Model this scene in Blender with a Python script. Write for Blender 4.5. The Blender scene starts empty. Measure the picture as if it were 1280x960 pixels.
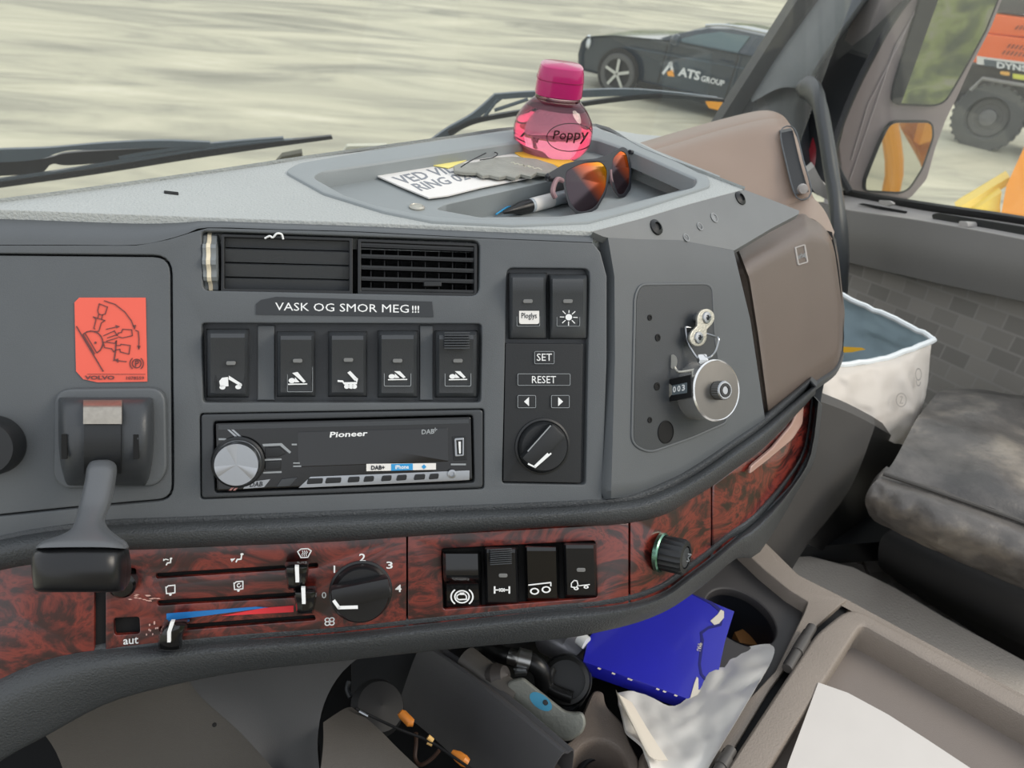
import bpy, bmesh, math, random
from mathutils import Vector, Matrix, noise
from mathutils.geometry import tessellate_polygon
random.seed(7)
V = Vector
sc = bpy.context.scene
COL = sc.collection

# ------------------------------------------------------------------ camera
F = 1000.0
PITCH = math.radians(32)
Xc = V((4290, 55, -F)).normalized()
_s = math.sin(PITCH); _b = .84
for _ in range(20):
    _a = (F*_s-55*_b)/4290; _b = math.sqrt(1-_s*_s-_a*_a)
Zc = V((_a, _b, _s)); Yc = Zc.cross(Xc)
M3 = Matrix((Xc, Yc, Zc))
CAM = V((0, 0, 2.3))
cam = bpy.data.cameras.new('camera'); cam.lens = 36*F/1280; cam.sensor_width = 36; cam.clip_start = .02; cam.clip_end = 500
co = bpy.data.objects.new('camera', cam); COL.objects.link(co)
co.matrix_world = Matrix.Translation(CAM) @ M3.to_4x4()
sc.camera = co
cam.dof.use_dof = True; cam.dof.focus_distance = .58; cam.dof.aperture_fstop = 16

# ------------------------------------------------------------------ world, sun, exposure
w = bpy.data.worlds.new('World'); sc.world = w; w.use_nodes = True
nt = w.node_tree; nt.nodes.clear()
tc = nt.nodes.new('ShaderNodeTexCoord'); sp = nt.nodes.new('ShaderNodeSeparateXYZ'); nt.links.new(tc.outputs['Generated'], sp.inputs[0])
rp = nt.nodes.new('ShaderNodeValToRGB'); nt.links.new(sp.outputs['Z'], rp.inputs[0])
rp.color_ramp.elements[0].position = 0; rp.color_ramp.elements[0].color = (.93, .95, .97, 1)
rp.color_ramp.elements[1].position = .8; rp.color_ramp.elements[1].color = (.88, .93, 1, 1)
bg = nt.nodes.new('ShaderNodeBackground'); bg.inputs[1].default_value = 1.25
nt.links.new(rp.outputs[0], bg.inputs[0])
wo = nt.nodes.new('ShaderNodeOutputWorld'); nt.links.new(bg.outputs[0], wo.inputs[0])
sl = bpy.data.lights.new('sun', 'SUN'); sl.energy = 1.6; sl.angle = math.radians(25); sl.color = (1, .9, .76)
so = bpy.data.objects.new('sun', sl); COL.objects.link(so)
SUN = V((.75, -.30, .62)).normalized()
so.rotation_euler = SUN.to_track_quat('Z', 'Y').to_euler(); so.location = (3, -2, 5)
vs = sc.view_settings; vs.view_transform = 'Standard'; vs.look = 'None'; vs.gamma = 1; vs.exposure = 0.0
vs.use_curve_mapping = False

# ------------------------------------------------------------------ projection helpers (pixel ray -> real surface)
def ray(px, py): return M3 @ V(((px-640)/F, -(py-480)/F, -1.))
def Pd(px, py, d): return CAM + ray(px, py)*d
def rz(v, deg): return Matrix.Rotation(math.radians(deg), 3, 'Z') @ v
class Srf:
    def __init__(s, planes, k=.004):
        s.pl = planes; s.k = k; s.N = planes[0][1]
    def __call__(s, px, py, n=0.):
        r = ray(px, py); ts = []
        for Q, nn in s.pl:
            dn = nn.dot(r)
            if dn < -1e-4: ts.append(nn.dot(Q+nn*n-CAM)/dn)
        m = max(ts)
        if len(ts) > 1: m = m + s.k*math.log(sum(math.exp((t-m)/s.k) for t in ts))
        return CAM + r*m
    def dep(s, px, py): return (s(px, py)-CAM).dot(M3 @ V((0, 0, -1)))
O = Pd(430, 565, .56)
T_ = math.radians(29)
nA = V((0, -math.cos(T_), math.sin(T_)))
A = Srf([(O, nA)])
QB = A(770, 450); nB = rz(nA, 28); B = Srf([(QB, nB)])
QC = B(935, 420); nC = rz(nA, 40); C = Srf([(QC, nC)])
ZV = V((0, 0, 1)); XW = V((1, 0, 0))
QT = A(430, 283); T = Srf([(QT, ZV)]); zT = QT.z
ABC = Srf([(O, nA), (QB, nB), (QC, nC)], .008)
_a1, _a2, _a3 = A(757, 292), B(920, 316), T(930, 236)
nTB = (_a2-_a1).cross(_a3-_a1).normalized()
if nTB.z < 0: nTB = -nTB
TBB = Srf([(QB, nB), (_a1, nTB)], .006)
TB = Srf([(_a1, nTB)])
def Zs(z): return Srf([(V((0, 0, z)), ZV)])
def Xs(x): return Srf([(V((x, 0, 0)), V((-1, 0, 0)))])
def Ys(y): return Srf([(V((0, y, 0)), V((0, -1, 0)))])

# ------------------------------------------------------------------ materials
MATS = {}
def srgb(h):
    h = h.lstrip('#'); c = [int(h[i:i+2], 16)/255 for i in (0, 2, 4)]
    return tuple(x/12.92 if x <= .04045 else ((x+.055)/1.055)**2.4 for x in c)+(1,)
def mat(name, col, rough=.5, metal=0., bump=0., bscale=900., coat=0., var=0., vscale=12., trans=0., ior=1.45, alpha=1., emit=None, spec=.5, sheen=0.):
    if name in MATS: return MATS[name]
    m = bpy.data.materials.new(name); m.use_nodes = True; t = m.node_tree; b = t.nodes['Principled BSDF']
    if isinstance(col, str): col = srgb(col)
    b.inputs['Base Color'].default_value = col; b.inputs['Roughness'].default_value = rough; b.inputs['Metallic'].default_value = metal
    b.inputs['Coat Weight'].default_value = coat; b.inputs['Coat Roughness'].default_value = .08
    b.inputs['Transmission Weight'].default_value = trans; b.inputs['IOR'].default_value = ior; b.inputs['Alpha'].default_value = alpha
    b.inputs['Specular IOR Level'].default_value = spec; b.inputs['Sheen Weight'].default_value = sheen
    if emit: b.inputs['Emission Color'].default_value = srgb(emit); b.inputs['Emission Strength'].default_value = .6
    g = None
    if bump or var: g = t.nodes.new('ShaderNodeNewGeometry')
    if bump:
        n = t.nodes.new('ShaderNodeTexNoise'); n.inputs['Scale'].default_value = bscale; n.inputs['Detail'].default_value = 2
        t.links.new(g.outputs['Position'], n.inputs['Vector'])
        bp = t.nodes.new('ShaderNodeBump'); bp.inputs['Strength'].default_value = bump; bp.inputs['Distance'].default_value = .6/bscale
        t.links.new(n.outputs['Fac'], bp.inputs['Height']); t.links.new(bp.outputs[0], b.inputs['Normal'])
    if var:
        n = t.nodes.new('ShaderNodeTexNoise'); n.inputs['Scale'].default_value = vscale; n.inputs['Detail'].default_value = 6
        t.links.new(g.outputs['Position'], n.inputs['Vector'])
        mx = t.nodes.new('ShaderNodeMix'); mx.data_type = 'RGBA'
        mx.inputs['A'].default_value = tuple(x*(1-var) for x in col[:3])+(1,); mx.inputs['B'].default_value = tuple(min(1, x*(1+var)) for x in col[:3])+(1,)
        t.links.new(n.outputs['Fac'], mx.inputs['Factor']); t.links.new(mx.outputs['Result'], b.inputs['Base Color'])
    MATS[name] = m; return m
dash = mat('dash_plastic', '#54585b', .48, bump=.35, bscale=1500, var=.12, vscale=18)
dashd = mat('dash_plastic_dark', '#393c3f', .36, bump=.3, bscale=1500, var=.1)
pad = mat('dash_pad_grained', '#a6aaa8', .5, bump=.9, bscale=520, var=.1, vscale=10)
tray = mat('tray_plastic', '#878d8e', .5, bump=.3, bscale=1200, var=.08)
rail = mat('rail_vinyl', '#3b3e40', .42, bump=.9, bscale=700, var=.1)
dark = mat('dark_plastic', '#1c1e20', .4, bump=.1)
black = mat('black_plastic', '#121314', .35)
gloss = mat('gloss_black_plastic', '#0c0d0e', .16, coat=.3)
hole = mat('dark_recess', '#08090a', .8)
tan = mat('hood_plastic_painted_glow', '#8a786b', .42, bump=.35, bscale=1400, var=.08)  # brown stands in for warm light bounced onto the hood
lidm = mat('lid_plastic_painted_glow', '#655a53', .4, bump=.4, bscale=1400, var=.1)  # brownish tone carries the warm outside glow on the pod lid
beige = mat('console_plastic', '#8b8177', .55, bump=.8, bscale=700, var=.1, vscale=20)
brown = mat('brown_grey_plastic', '#6e645c', .5, bump=.6, bscale=700, var=.15, vscale=20)
doorp = mat('door_plastic', '#6d6a67', .55, bump=.3, bscale=900, var=.08, vscale=6)
doorl = mat('door_ledge_plastic', '#a19d9a', .5, bump=.3, bscale=900)
rubber = mat('black_rubber', '#18191b', .6)
sym = mat('white_print', '#e4e6e6', .6)
symg = mat('grey_print', '#8f9497', .6)
ink = mat('dark_ink', '#23262b', .7)
chrome = mat('chrome', '#d8d8d6', .12, 1.)
steel = mat('brushed_steel', '#a4a7aa', .3, 1.)
zinc = mat('zinc_plate', '#b4b2a8', .45, .8, bump=.3, bscale=500, var=.2, vscale=200)
screen = mat('glossy_screen', '#0b0c0e', .08, coat=.5)
white = mat('white_paper', '#dcdad6', .7, var=.03)
plastw = mat('bag_plastic', '#e6e3de', .35, trans=.25, var=.04)
blue = mat('blue_card', '#2022a8', .38, coat=.2, var=.1, vscale=30)
yellow = mat('yellow_card', '#e8c83c', .6)
orange = mat('orange_paint', '#f2691e', .35, coat=.3)
ygp = mat('yellow_paint', '#f5a41c', .4, coat=.2, var=.06, vscale=3)
redm = mat('dark_red_paint', '#7a1420', .3, coat=.5)
carm = mat('car_paint', '#26343f', .18, coat=.8)
carg = mat('car_glass', '#5f7478', .08)
tire = mat('tire_rubber', '#5c5c5b', .8, bump=.5, bscale=60)
mauve = mat('mauve_plastic', '#8c8184', .6, bump=.1, bscale=300, var=.08, vscale=5)
mirm = mat('mirror_glass', '#d8d8d0', .02, 1.)

def glassmat(name, tint=(1, 1, 1, 1), refl=.06, haze=0.):
    m = bpy.data.materials.new(name); m.use_nodes = True; t = m.node_tree; t.nodes.clear()
    tr = t.nodes.new('ShaderNodeBsdfTransparent'); tr.inputs[0].default_value = tint
    gl = t.nodes.new('ShaderNodeBsdfGlossy'); gl.inputs['Roughness'].default_value = .02
    df = t.nodes.new('ShaderNodeBsdfDiffuse'); df.inputs[0].default_value = (.8, .8, .78, 1)
    a = t.nodes.new('ShaderNodeMixShader'); a.inputs[0].default_value = refl
    b = t.nodes.new('ShaderNodeMixShader'); b.inputs[0].default_value = haze
    o = t.nodes.new('ShaderNodeOutputMaterial')
    t.links.new(tr.outputs[0], a.inputs[1]); t.links.new(gl.outputs[0], a.inputs[2])
    t.links.new(a.outputs[0], b.inputs[1]); t.links.new(df.outputs[0], b.inputs[2]); t.links.new(b.outputs[0], o.inputs[0])
    return m
winglass = glassmat('window_glass', (.97, .98, .96, 1), .04, .05)

def walnut():
    m = bpy.data.materials.new('burl_wood'); m.use_nodes = True; t = m.node_tree; b = t.nodes['Principled BSDF']
    g = t.nodes.new('ShaderNodeNewGeometry')
    n1 = t.nodes.new('ShaderNodeTexNoise'); n1.inputs['Scale'].default_value = 26; n1.inputs['Detail'].default_value = 7; n1.inputs['Distortion'].default_value = 2.6; n1.inputs['Roughness'].default_value = .62
    mp = t.nodes.new('ShaderNodeMapping'); mp.inputs['Rotation'].default_value = (0, .6, .3); mp.inputs['Scale'].default_value = (.8, 1, 1.3)
    t.links.new(g.outputs['Position'], mp.inputs[0]); t.links.new(mp.outputs[0], n1.inputs['Vector'])
    r = t.nodes.new('ShaderNodeValToRGB'); t.links.new(n1.outputs['Fac'], r.inputs[0])
    e = r.color_ramp.elements; e[0].position = .34; e[0].color = srgb('#1d0908'); e[1].position = .74; e[1].color = srgb('#8d4030')
    for p, c in ((.44, '#33100e'), (.5, '#561d18'), (.57, '#742a20'), (.64, '#471812')):
        x = e.new(p); x.color = srgb(c)
    t.links.new(r.outputs[0], b.inputs['Base Color']); b.inputs['Roughness'].default_value = .3
    b.inputs['Coat Weight'].default_value = .7; b.inputs['Coat Roughness'].default_value = .12
    return m
wood = walnut()

def ramp_mat(name, scale, stops, rough=.8, mapscale=(1, 1, 1), rot=(0, 0, 0), bump=0., dist=0., detail=8):
    m = bpy.data.materials.new(name); m.use_nodes = True; t = m.node_tree; b = t.nodes['Principled BSDF']
    g = t.nodes.new('ShaderNodeNewGeometry'); mp = t.nodes.new('ShaderNodeMapping'); mp.inputs['Scale'].default_value = mapscale; mp.inputs['Rotation'].default_value = rot
    n = t.nodes.new('ShaderNodeTexNoise'); n.inputs['Scale'].default_value = scale; n.inputs['Detail'].default_value = detail; n.inputs['Distortion'].default_value = dist
    n.inputs['Roughness'].default_value = .62
    t.links.new(g.outputs['Position'], mp.inputs[0]); t.links.new(mp.outputs[0], n.inputs['Vector'])
    r = t.nodes.new('ShaderNodeValToRGB'); t.links.new(n.outputs['Fac'], r.inputs[0])
    e = r.color_ramp.elements; e[0].position, c = stops[0]; e[0].color = srgb(c); e[1].position, c = stops[-1]; e[1].color = srgb(c)
    for p, c in stops[1:-1]: x = e.new(p); x.color = srgb(c)
    t.links.new(r.outputs[0], b.inputs['Base Color']); b.inputs['Roughness'].default_value = rough
    if bump:
        bp = t.nodes.new('ShaderNodeBump'); bp.inputs['Strength'].default_value = bump; bp.inputs['Distance'].default_value = .1
        t.links.new(n.outputs['Fac'], bp.inputs['Height']); t.links.new(bp.outputs[0], b.inputs['Normal'])
    return m
groundm = ramp_mat('muddy_gravel', .55, [(.3, '#8b897b'), (.43, '#a9a695'), (.52, '#bdb9a4'), (.62, '#cbc6af'), (.75, '#dcd7c2')], .75, (.45, 1.5, 1), (0, 0, .42), 0, .8, 10)
bankm = ramp_mat('grassy_bank', 1.3, [(.35, '#4a4f40'), (.47, '#6b7250'), (.56, '#8b935c'), (.66, '#9a9682')], .9, dist=.6, bump=.4)
leather = ramp_mat('worn_leather', 9, [(.35, '#474543'), (.52, '#64605c'), (.72, '#a0978a')], .34, bump=.12)
matm = mat('floor_mat_rubber', '#bdb5ab', .7, bump=.5, bscale=300, var=.12, vscale=8)

def fabricm():
    m = bpy.data.materials.new('door_fabric'); m.use_nodes = True; t = m.node_tree; b = t.nodes['Principled BSDF']
    g = t.nodes.new('ShaderNodeNewGeometry'); sx = t.nodes.new('ShaderNodeSeparateXYZ'); t.links.new(g.outputs['Position'], sx.inputs[0])
    cb = t.nodes.new('ShaderNodeCombineXYZ'); t.links.new(sx.outputs['Y'], cb.inputs[0])
    ma = t.nodes.new('ShaderNodeMath'); ma.operation = 'MULTIPLY_ADD'; ma.inputs[1].default_value = .22; t.links.new(sx.outputs['Y'], ma.inputs[0]); t.links.new(sx.outputs['Z'], ma.inputs[2]); t.links.new(ma.outputs[0], cb.inputs[1])
    br = t.nodes.new('ShaderNodeTexBrick'); br.inputs['Scale'].default_value = 8; br.inputs['Mortar Size'].default_value = .03; br.inputs['Mortar Smooth'].default_value = 1
    br.inputs['Color1'].default_value = srgb('#76716b'); br.inputs['Color2'].default_value = srgb('#8b857e'); br.inputs['Mortar'].default_value = srgb('#8d8882')
    t.links.new(cb.outputs[0], br.inputs['Vector']); t.links.new(br.outputs[0], b.inputs['Base Color'])
    b.inputs['Roughness'].default_value = .95; b.inputs['Sheen Weight'].default_value = .2
    return m
fabric = fabricm()
def checkm():
    m = bpy.data.materials.new('ribbed_rubber_mat'); m.use_nodes = True; t = m.node_tree; b = t.nodes['Principled BSDF']
    g = t.nodes.new('ShaderNodeNewGeometry'); c = t.nodes.new('ShaderNodeTexChecker'); c.inputs['Scale'].default_value = 36
    c.inputs['Color1'].default_value = srgb('#76736f'); c.inputs['Color2'].default_value = srgb('#8a8682')
    t.links.new(g.outputs['Position'], c.inputs['Vector']); t.links.new(c.outputs[0], b.inputs['Base Color']); b.inputs['Roughness'].default_value = .7
    return m
checker = checkm()

# ------------------------------------------------------------------ object helpers
WL = {}
def props(o, label=None, cat=None, group=None, kind=None):
    if label: o['label'] = label
    if cat: o['category'] = cat
    if group: o['group'] = group
    if kind: o['kind'] = kind
    return o
def link(name, me, m, parent=None, label=None, cat=None, group=None, kind=None, sharp=35):
    me.materials.append(m)
    me.polygons.foreach_set('use_smooth', [True]*len(me.polygons))
    me.set_sharp_from_angle(angle=math.radians(sharp))
    n = len(me.vertices); lo = [min(v.co[i] for v in me.vertices) for i in range(3)]; hi = [max(v.co[i] for v in me.vertices) for i in range(3)]
    c = V([(lo[i]+hi[i])/2 for i in range(3)])
    me.transform(Matrix.Translation(-c))
    o = bpy.data.objects.new(name, me); COL.objects.link(o)
    if parent: o.parent = parent; o.location = c - WL[parent.name]
    else: o.location = c
    WL[o.name] = c
    return props(o, label, cat, group, kind)
def thing(name, loc, label, cat, group=None, kind=None):
    o = bpy.data.objects.new(name, None); COL.objects.link(o); o.location = loc; o.empty_display_size = .05
    WL[o.name] = V(loc); return props(o, label, cat, group, kind)
def mesh(verts, faces, name='m'):
    me = bpy.data.meshes.new(name); me.from_pydata([tuple(v) for v in verts], [], faces)
    bm = bmesh.new(); bm.from_mesh(me); bmesh.ops.recalc_face_normals(bm, faces=bm.faces); bm.to_mesh(me); bm.free(); me.update(); return me
def mk(name, vf, m, parent=None, **k): return link(name, mesh(*vf), m, parent, **k)
def join(*vfs):
    vs_, fs = [], []
    for v, f in vfs:
        b = len(vs_); vs_ += list(v); fs += [tuple(i+b for i in q) for q in f]
    return vs_, fs

def rnd(pts, r, seg=5):
    """polygon with filleted corners; r a number or list"""
    out = []; n = len(pts); rs = r if isinstance(r, (list, tuple)) else [r]*n
    for i in range(n):
        p0, p, p1 = V(pts[i-1]).to_2d(), V(pts[i]).to_2d(), V(pts[(i+1) % n]).to_2d()
        a, b = p0-p, p1-p; rr = min(rs[i], a.length*.48, b.length*.48)
        if rr < .05: out.append(tuple(p)); continue
        s, e = p+a.normalized()*rr, p+b.normalized()*rr
        for j in range(seg+1):
            t = j/seg; out.append(tuple(s*(1-t)**2+p*2*t*(1-t)+e*t*t))
    return out
def rect(x0, y0, x1, y1): return [(x0, y0), (x1, y0), (x1, y1), (x0, y1)]
def circ(cx, cy, rx, ry=None, n=24):
    ry = ry or rx; return [(cx+rx*math.cos(2*math.pi*i/n), cy+ry*math.sin(2*math.pi*i/n)) for i in range(n)]
def area(p): return sum(p[i-1][0]*p[i][1]-p[i][0]*p[i-1][1] for i in range(len(p)))/2
def inset(p, d):
    n = len(p); o = []
    for i in range(n):
        a, b, c = V(p[i-1]), V(p[i]), V(p[(i+1) % n]); e1 = (b-a); e2 = (c-b)
        if e1.length < 1e-6 or e2.length < 1e-6: o.append(p[i]); continue
        e1.normalize(); e2.normalize(); n1 = V((-e1.y, e1.x)); n2 = V((-e2.y, e2.x)); m = n1+n2
        if m.length < .2: o.append(p[i]); continue
        m = m/max(.35, (m.dot(n1))); o.append((b.x+m.x*d, b.y+m.y*d))
    return o
def plate_vf(S, outer, holes=(), th=.003, n=0., bev=0., bh=None, back=False):
    """plate whose front lies at height n over surface S, filleted by bev px, th thick"""
    loops = [outer if area(outer) > 0 else outer[::-1]]+[h if area(h) < 0 else h[::-1] for h in holes]
    N = S.N; vs_, fs, tops = [], [], []
    bh = bh if bh is not None else bev*.0006
    for L in loops:
        rings = []
        front = [S(x, y, n) for x, y in L]
        rings.append([p-N*th for p in front])
        if bev > 0:
            rings.append([p-N*bh for p in front])
            for f, h in ((.3, .25), (.7, .03)): rings.append([S(x, y, n)-N*bh*h for x, y in inset(L, bev*f)])
            top2 = inset(L, bev)
        else: top2 = L
        rings.append([S(x, y, n) for x, y in top2])
        k = len(L); b0 = len(vs_)
        for R in rings: vs_ += R
        for r in range(len(rings)-1):
            for i in range(k):
                j = (i+1) % k; a = b0+r*k
                fs.append((a+i, a+j, a+k+j, a+k+i))
        tops.append((top2, b0+(len(rings)-1)*k, b0))
    tris = tessellate_polygon([[V((x, y, 0)) for x, y in t[0]] for t in tops])
    idx = [t[1]+i for t in tops for i in range(len(t[0]))]
    fs += [tuple(idx[i] for i in tr) for tr in tris]
    if back:
        idx = [t[2]+i for t in tops for i in range(len(t[0]))]
        fs += [tuple(idx[i] for i in tr)[::-1] for tr in tris]
    return vs_, fs
def plate(name, S, outer, m, parent=None, holes=(), th=.003, n=0., bev=0., bh=None, back=True, **k):
    return mk(name, plate_vf(S, outer, holes, th, n, bev, bh, back), m, parent, **k)

def cr(p0, p1, p2, p3, t):
    return .5*((2*p1)+(p2-p0)*t+(2*p0-5*p1+4*p2-p3)*t*t+(3*p1-p0-3*p2+p3)*t**3)
def spl(pts, n, closed=False):
    """Catmull-Rom through pts, n steps per span"""
    out = []; m = len(pts); rng = m if closed else m-1
    for i in range(rng):
        g = (lambda j: pts[j % m]) if closed else (lambda j: pts[max(0, min(m-1, j))])
        for s in range(n): out.append(cr(g(i-1), g(i), g(i+1), g(i+2), s/n))
    if not closed: out.append(pts[-1])
    return out
def grid_vf(G, closed=False):
    nr, nc = len(G), len(G[0]); vs_ = [p for r in G for p in r]; fs = []
    for r in range(nr-1):
        for c in range(nc if closed else nc-1):
            d = (c+1) % nc; fs.append((r*nc+c, r*nc+d, (r+1)*nc+d, (r+1)*nc+c))
    return vs_, fs
def loft_vf(rows, nu=4, nv=4, closed=False, disp=None):
    R = [spl([V(p) for p in r], nu, closed) for r in rows]
    Cn = [spl([r[i] for r in R], nv) for i in range(len(R[0]))]
    G = [[Cn[c][r] for c in range(len(Cn))] for r in range(len(Cn[0]))]
    if disp: G = [[disp(p, r/(len(G)-1), c/(len(G[0])-1)) for c, p in enumerate(row)] for r, row in enumerate(G)]
    return grid_vf(G, closed)
def thick(vf, d):
    """closed shell: offset copy by vector d plus rim"""
    v, f = vf; n = len(v); me = mesh(v, f); bm = bmesh.new(); bm.from_mesh(me); bm.verts.ensure_lookup_table()
    be = [(e.verts[0].index, e.verts[1].index) for e in bm.edges if e.is_boundary]; bm.free(); bpy.data.meshes.remove(me)
    return list(v)+[V(p)+V(d) for p in v], list(f)+[tuple(i+n for i in q[::-1]) for q in f]+[(a, b, b+n, a+n) for a, b in be]
def resamp(pl, n):
    pl = [V(p).to_2d() for p in pl]; L = [0]
    for i in range(1, len(pl)): L.append(L[-1]+(pl[i]-pl[i-1]).length)
    out = []
    for k in range(n):
        t = L[-1]*k/(n-1); i = 1
        while i < len(L)-1 and L[i] < t: i += 1
        f = (t-L[i-1])/max(1e-9, L[i]-L[i-1]); out.append(pl[i-1].lerp(pl[i], f))
    return out
def coons_vf(S, top, bottom, left, right, nu=24, nv=24, nf=None):
    t, b, l, r = resamp(top, nu), resamp(bottom, nu), resamp(left, nv), resamp(right, nv); G = []
    for j in range(nv):
        v = j/(nv-1); row = []
        for i in range(nu):
            u = i/(nu-1)
            p = t[i]*(1-v)+b[i]*v+l[j]*(1-u)+r[j]*u-(t[0]*(1-u)*(1-v)+t[-1]*u*(1-v)+b[0]*(1-u)*v+b[-1]*u*v)
            row.append(S(p.x, p.y, nf(u, v) if nf else 0.))
        G.append(row)
    return grid_vf(G)
def tube_vf(pts, r, seg=10, closed=False, flat=None):
    pts = [V(p) for p in pts]; n = len(pts); rr = r if isinstance(r, (list, tuple)) else [r]*n; vs_, fs = [], []; up = None
    for i, p in enumerate(pts):
        a = pts[(i+1) % n] if (closed or i < n-1) else p; b = pts[i-1] if (closed or i > 0) else p
        t = (a-b).normalized()
        if up is None: up = t.orthogonal().normalized()
        up = (up-t*up.dot(t)).normalized(); s = t.cross(up)
        if flat: fv = V(flat[0]); fv = (fv-t*fv.dot(t)).normalized(); up = fv; s = t.cross(fv)
        for k in range(seg):
            an = 2*math.pi*k/seg; vs_.append(p+up*math.cos(an)*rr[i]*(flat[1] if flat else 1)+s*math.sin(an)*rr[i])
    m = n if closed else n-1
    for i in range(m):
        for k in range(seg):
            a, b = i*seg, ((i+1) % n)*seg; l = (k+1) % seg; fs.append((a+k, a+l, b+l, b+k))
    if not closed: fs.append(tuple(range(seg))[::-1]); fs.append(tuple((n-1)*seg+k for k in range(seg)))
    return vs_, fs
def lathe_vf(c, ax, prof, seg=32, ribs=0, ra=.0, ribrows=None, xd=None, sq=None):
    """prof [(r,h)] around axis ax from c"""
    ax = V(ax).normalized(); u = V(xd) if xd else ax.orthogonal(); u = (u-ax*u.dot(ax)).normalized(); w_ = ax.cross(u); vs_, fs = [], []
    for i, (r, h) in enumerate(prof):
        for k in range(seg):
            an = 2*math.pi*k/seg; q = r
            if ribs and (ribrows is None or i in ribrows): q = r*(1+ra*(1 if (k*ribs*2//seg) % 2 else -1))
            x, y = math.cos(an), math.sin(an)
            if sq and r > 0:
                e = (abs(x)**sq+abs(y)**sq)**(1/sq); x, y = x/e, y/e
            vs_.append(V(c)+ax*h+u*x*q+w_*y*q)
    for i in range(len(prof)-1):
        for k in range(seg): l = (k+1) % seg; fs.append((i*seg+k, i*seg+l, (i+1)*seg+l, (i+1)*seg+k))
    if prof[0][0] > 1e-6: fs.append(tuple(range(seg))[::-1])
    if prof[-1][0] > 1e-6: fs.append(tuple((len(prof)-1)*seg+k for k in range(seg)))
    return vs_, fs
def box_vf(c, ex, ey, ez, bev=0.):
    """box from centre and three half-vectors"""
    c, ex, ey, ez = V(c), V(ex), V(ey), V(ez); bm = bmesh.new()
    lx, ly, lz = ex.length, ey.length, ez.length
    bmesh.ops.create_cube(bm, size=2)
    for v in bm.verts: v.co = V((v.co.x*lx, v.co.y*ly, v.co.z*lz))
    if bev: bmesh.ops.bevel(bm, geom=bm.edges[:], offset=bev, segments=2, affect='EDGES', profile=.6)
    R = Matrix((ex/lx, ey/ly, ez/lz)).transposed(); vs_ = [c+R @ v.co for v in bm.verts]
    bm.verts.index_update(); fs = [tuple(v.index for v in f.verts) for f in bm.faces]; bm.free(); return vs_, fs
def pslab_vf(pts, d, bev=0): return thick(([Pd(*p) for p in pts], [tuple(range(len(pts)))]), d)

def q2(quad, u, v):
    a, b, c, d = [V(p) for p in quad]; return (a*(1-u)+b*u)*(1-v)+(d*(1-u)+c*u)*v
def qr(x0, y0, x1, y1): return [(x0, y0), (x1, y0), (x1, y1), (x0, y1)]
def flat_vf(S, quad, prims, n, th=.0003):
    parts = []
    def add(poly):
        P = [q2(quad, x, y) for x, y in poly]; P = [(p.x, p.y) for p in P]
        if abs(area(P)) > 1e-7: parts.append(plate_vf(S, P, (), th, n))
    for p in prims:
        if p[0] == 'p': add(p[1])
        elif p[0] == 'c': add(circ(p[1], p[2], p[3], p[4] if len(p) > 4 else None, 16))
        elif p[0] == 'l':
            pt, wd = p[1], p[2]; asp = (V(quad[1])-V(quad[0])).length/max(.1, (V(quad[3])-V(quad[0])).length)
            for i in range(len(pt)-1):
                a, b = V(pt[i]), V(pt[i+1]); a.x *= asp; b.x *= asp; e = b-a
                if e.length < 1e-6: continue
                e.normalize(); s = V((-e.y, e.x))*wd/2; e = e*wd*.3
                add([((q.x)/asp, q.y) for q in (a-e+s, b+e+s, b+e-s, a-e-s)])
        elif p[0] == 'r':
            _, cx, cy, r, wd, a0, a1 = p; k = 20; o_ = []
            for rr in (r, r-wd):
                seq = [(cx+rr*math.cos(math.radians(a0+(a1-a0)*i/k)), cy+rr*math.sin(math.radians(a0+(a1-a0)*i/k))) for i in range(k+1)]
                o_.append(seq)
            for i in range(k): add([o_[0][i], o_[0][i+1], o_[1][i+1], o_[1][i]])
    return join(*parts)
def icon(name, S, quad, prims, m, parent, n, th=.0003, **k): return mk(name, flat_vf(S, quad, prims, n, th), m, parent, **k)
def text(name, S, quad, s, m, parent, n, th=.0002, bold=0., **k):
    cu = bpy.data.curves.new('t', 'FONT'); cu.body = s; cu.resolution_u = 2; cu.offset = bold
    ob = bpy.data.objects.new('t', cu); COL.objects.link(ob)
    dg = bpy.context.evaluated_depsgraph_get(); me = bpy.data.meshes.new_from_object(ob.evaluated_get(dg))
    bpy.data.objects.remove(ob); bpy.data.curves.remove(cu)
    xs = [v.co.x for v in me.vertices]; ys = [v.co.y for v in me.vertices]; x0, x1, y0, y1 = min(xs), max(xs), min(ys), max(ys)
    vs_ = []
    for v in me.vertices:
        p = q2(quad, (v.co.x-x0)/(x1-x0), 1-(v.co.y-y0)/(y1-y0)); vs_.append(S(p.x, p.y, n))
    fs = [tuple(p.vertices) for p in me.polygons]; bpy.data.meshes.remove(me)
    return mk(name, thick((vs_, fs), -S.N*th) if th else (vs_, fs), m, parent, **k)

# ================================================================== SETTING
GZ = -.7
G_ = Zs(GZ)
# ground with rolling relief
vs_, fs = [], []; n_ = 90
for j in range(n_+1):
    for i in range(n_+1):
        x = -60+130*i/n_; y = -40+110*j/n_
        far = max(0., math.hypot(x-4, y)-33)
        z = GZ+.05*noise.noise(V((x*.35, y*.35, 0)))+min(1.5, far*.09)*(1 if y > 20 else .3)
        vs_.append((x, y, z))
for j in range(n_):
    for i in range(n_): a = j*(n_+1)+i; fs.append((a, a+1, a+n_+2, a+n_+1))
mk('ground', (vs_, fs), groundm, kind='structure')
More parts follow.
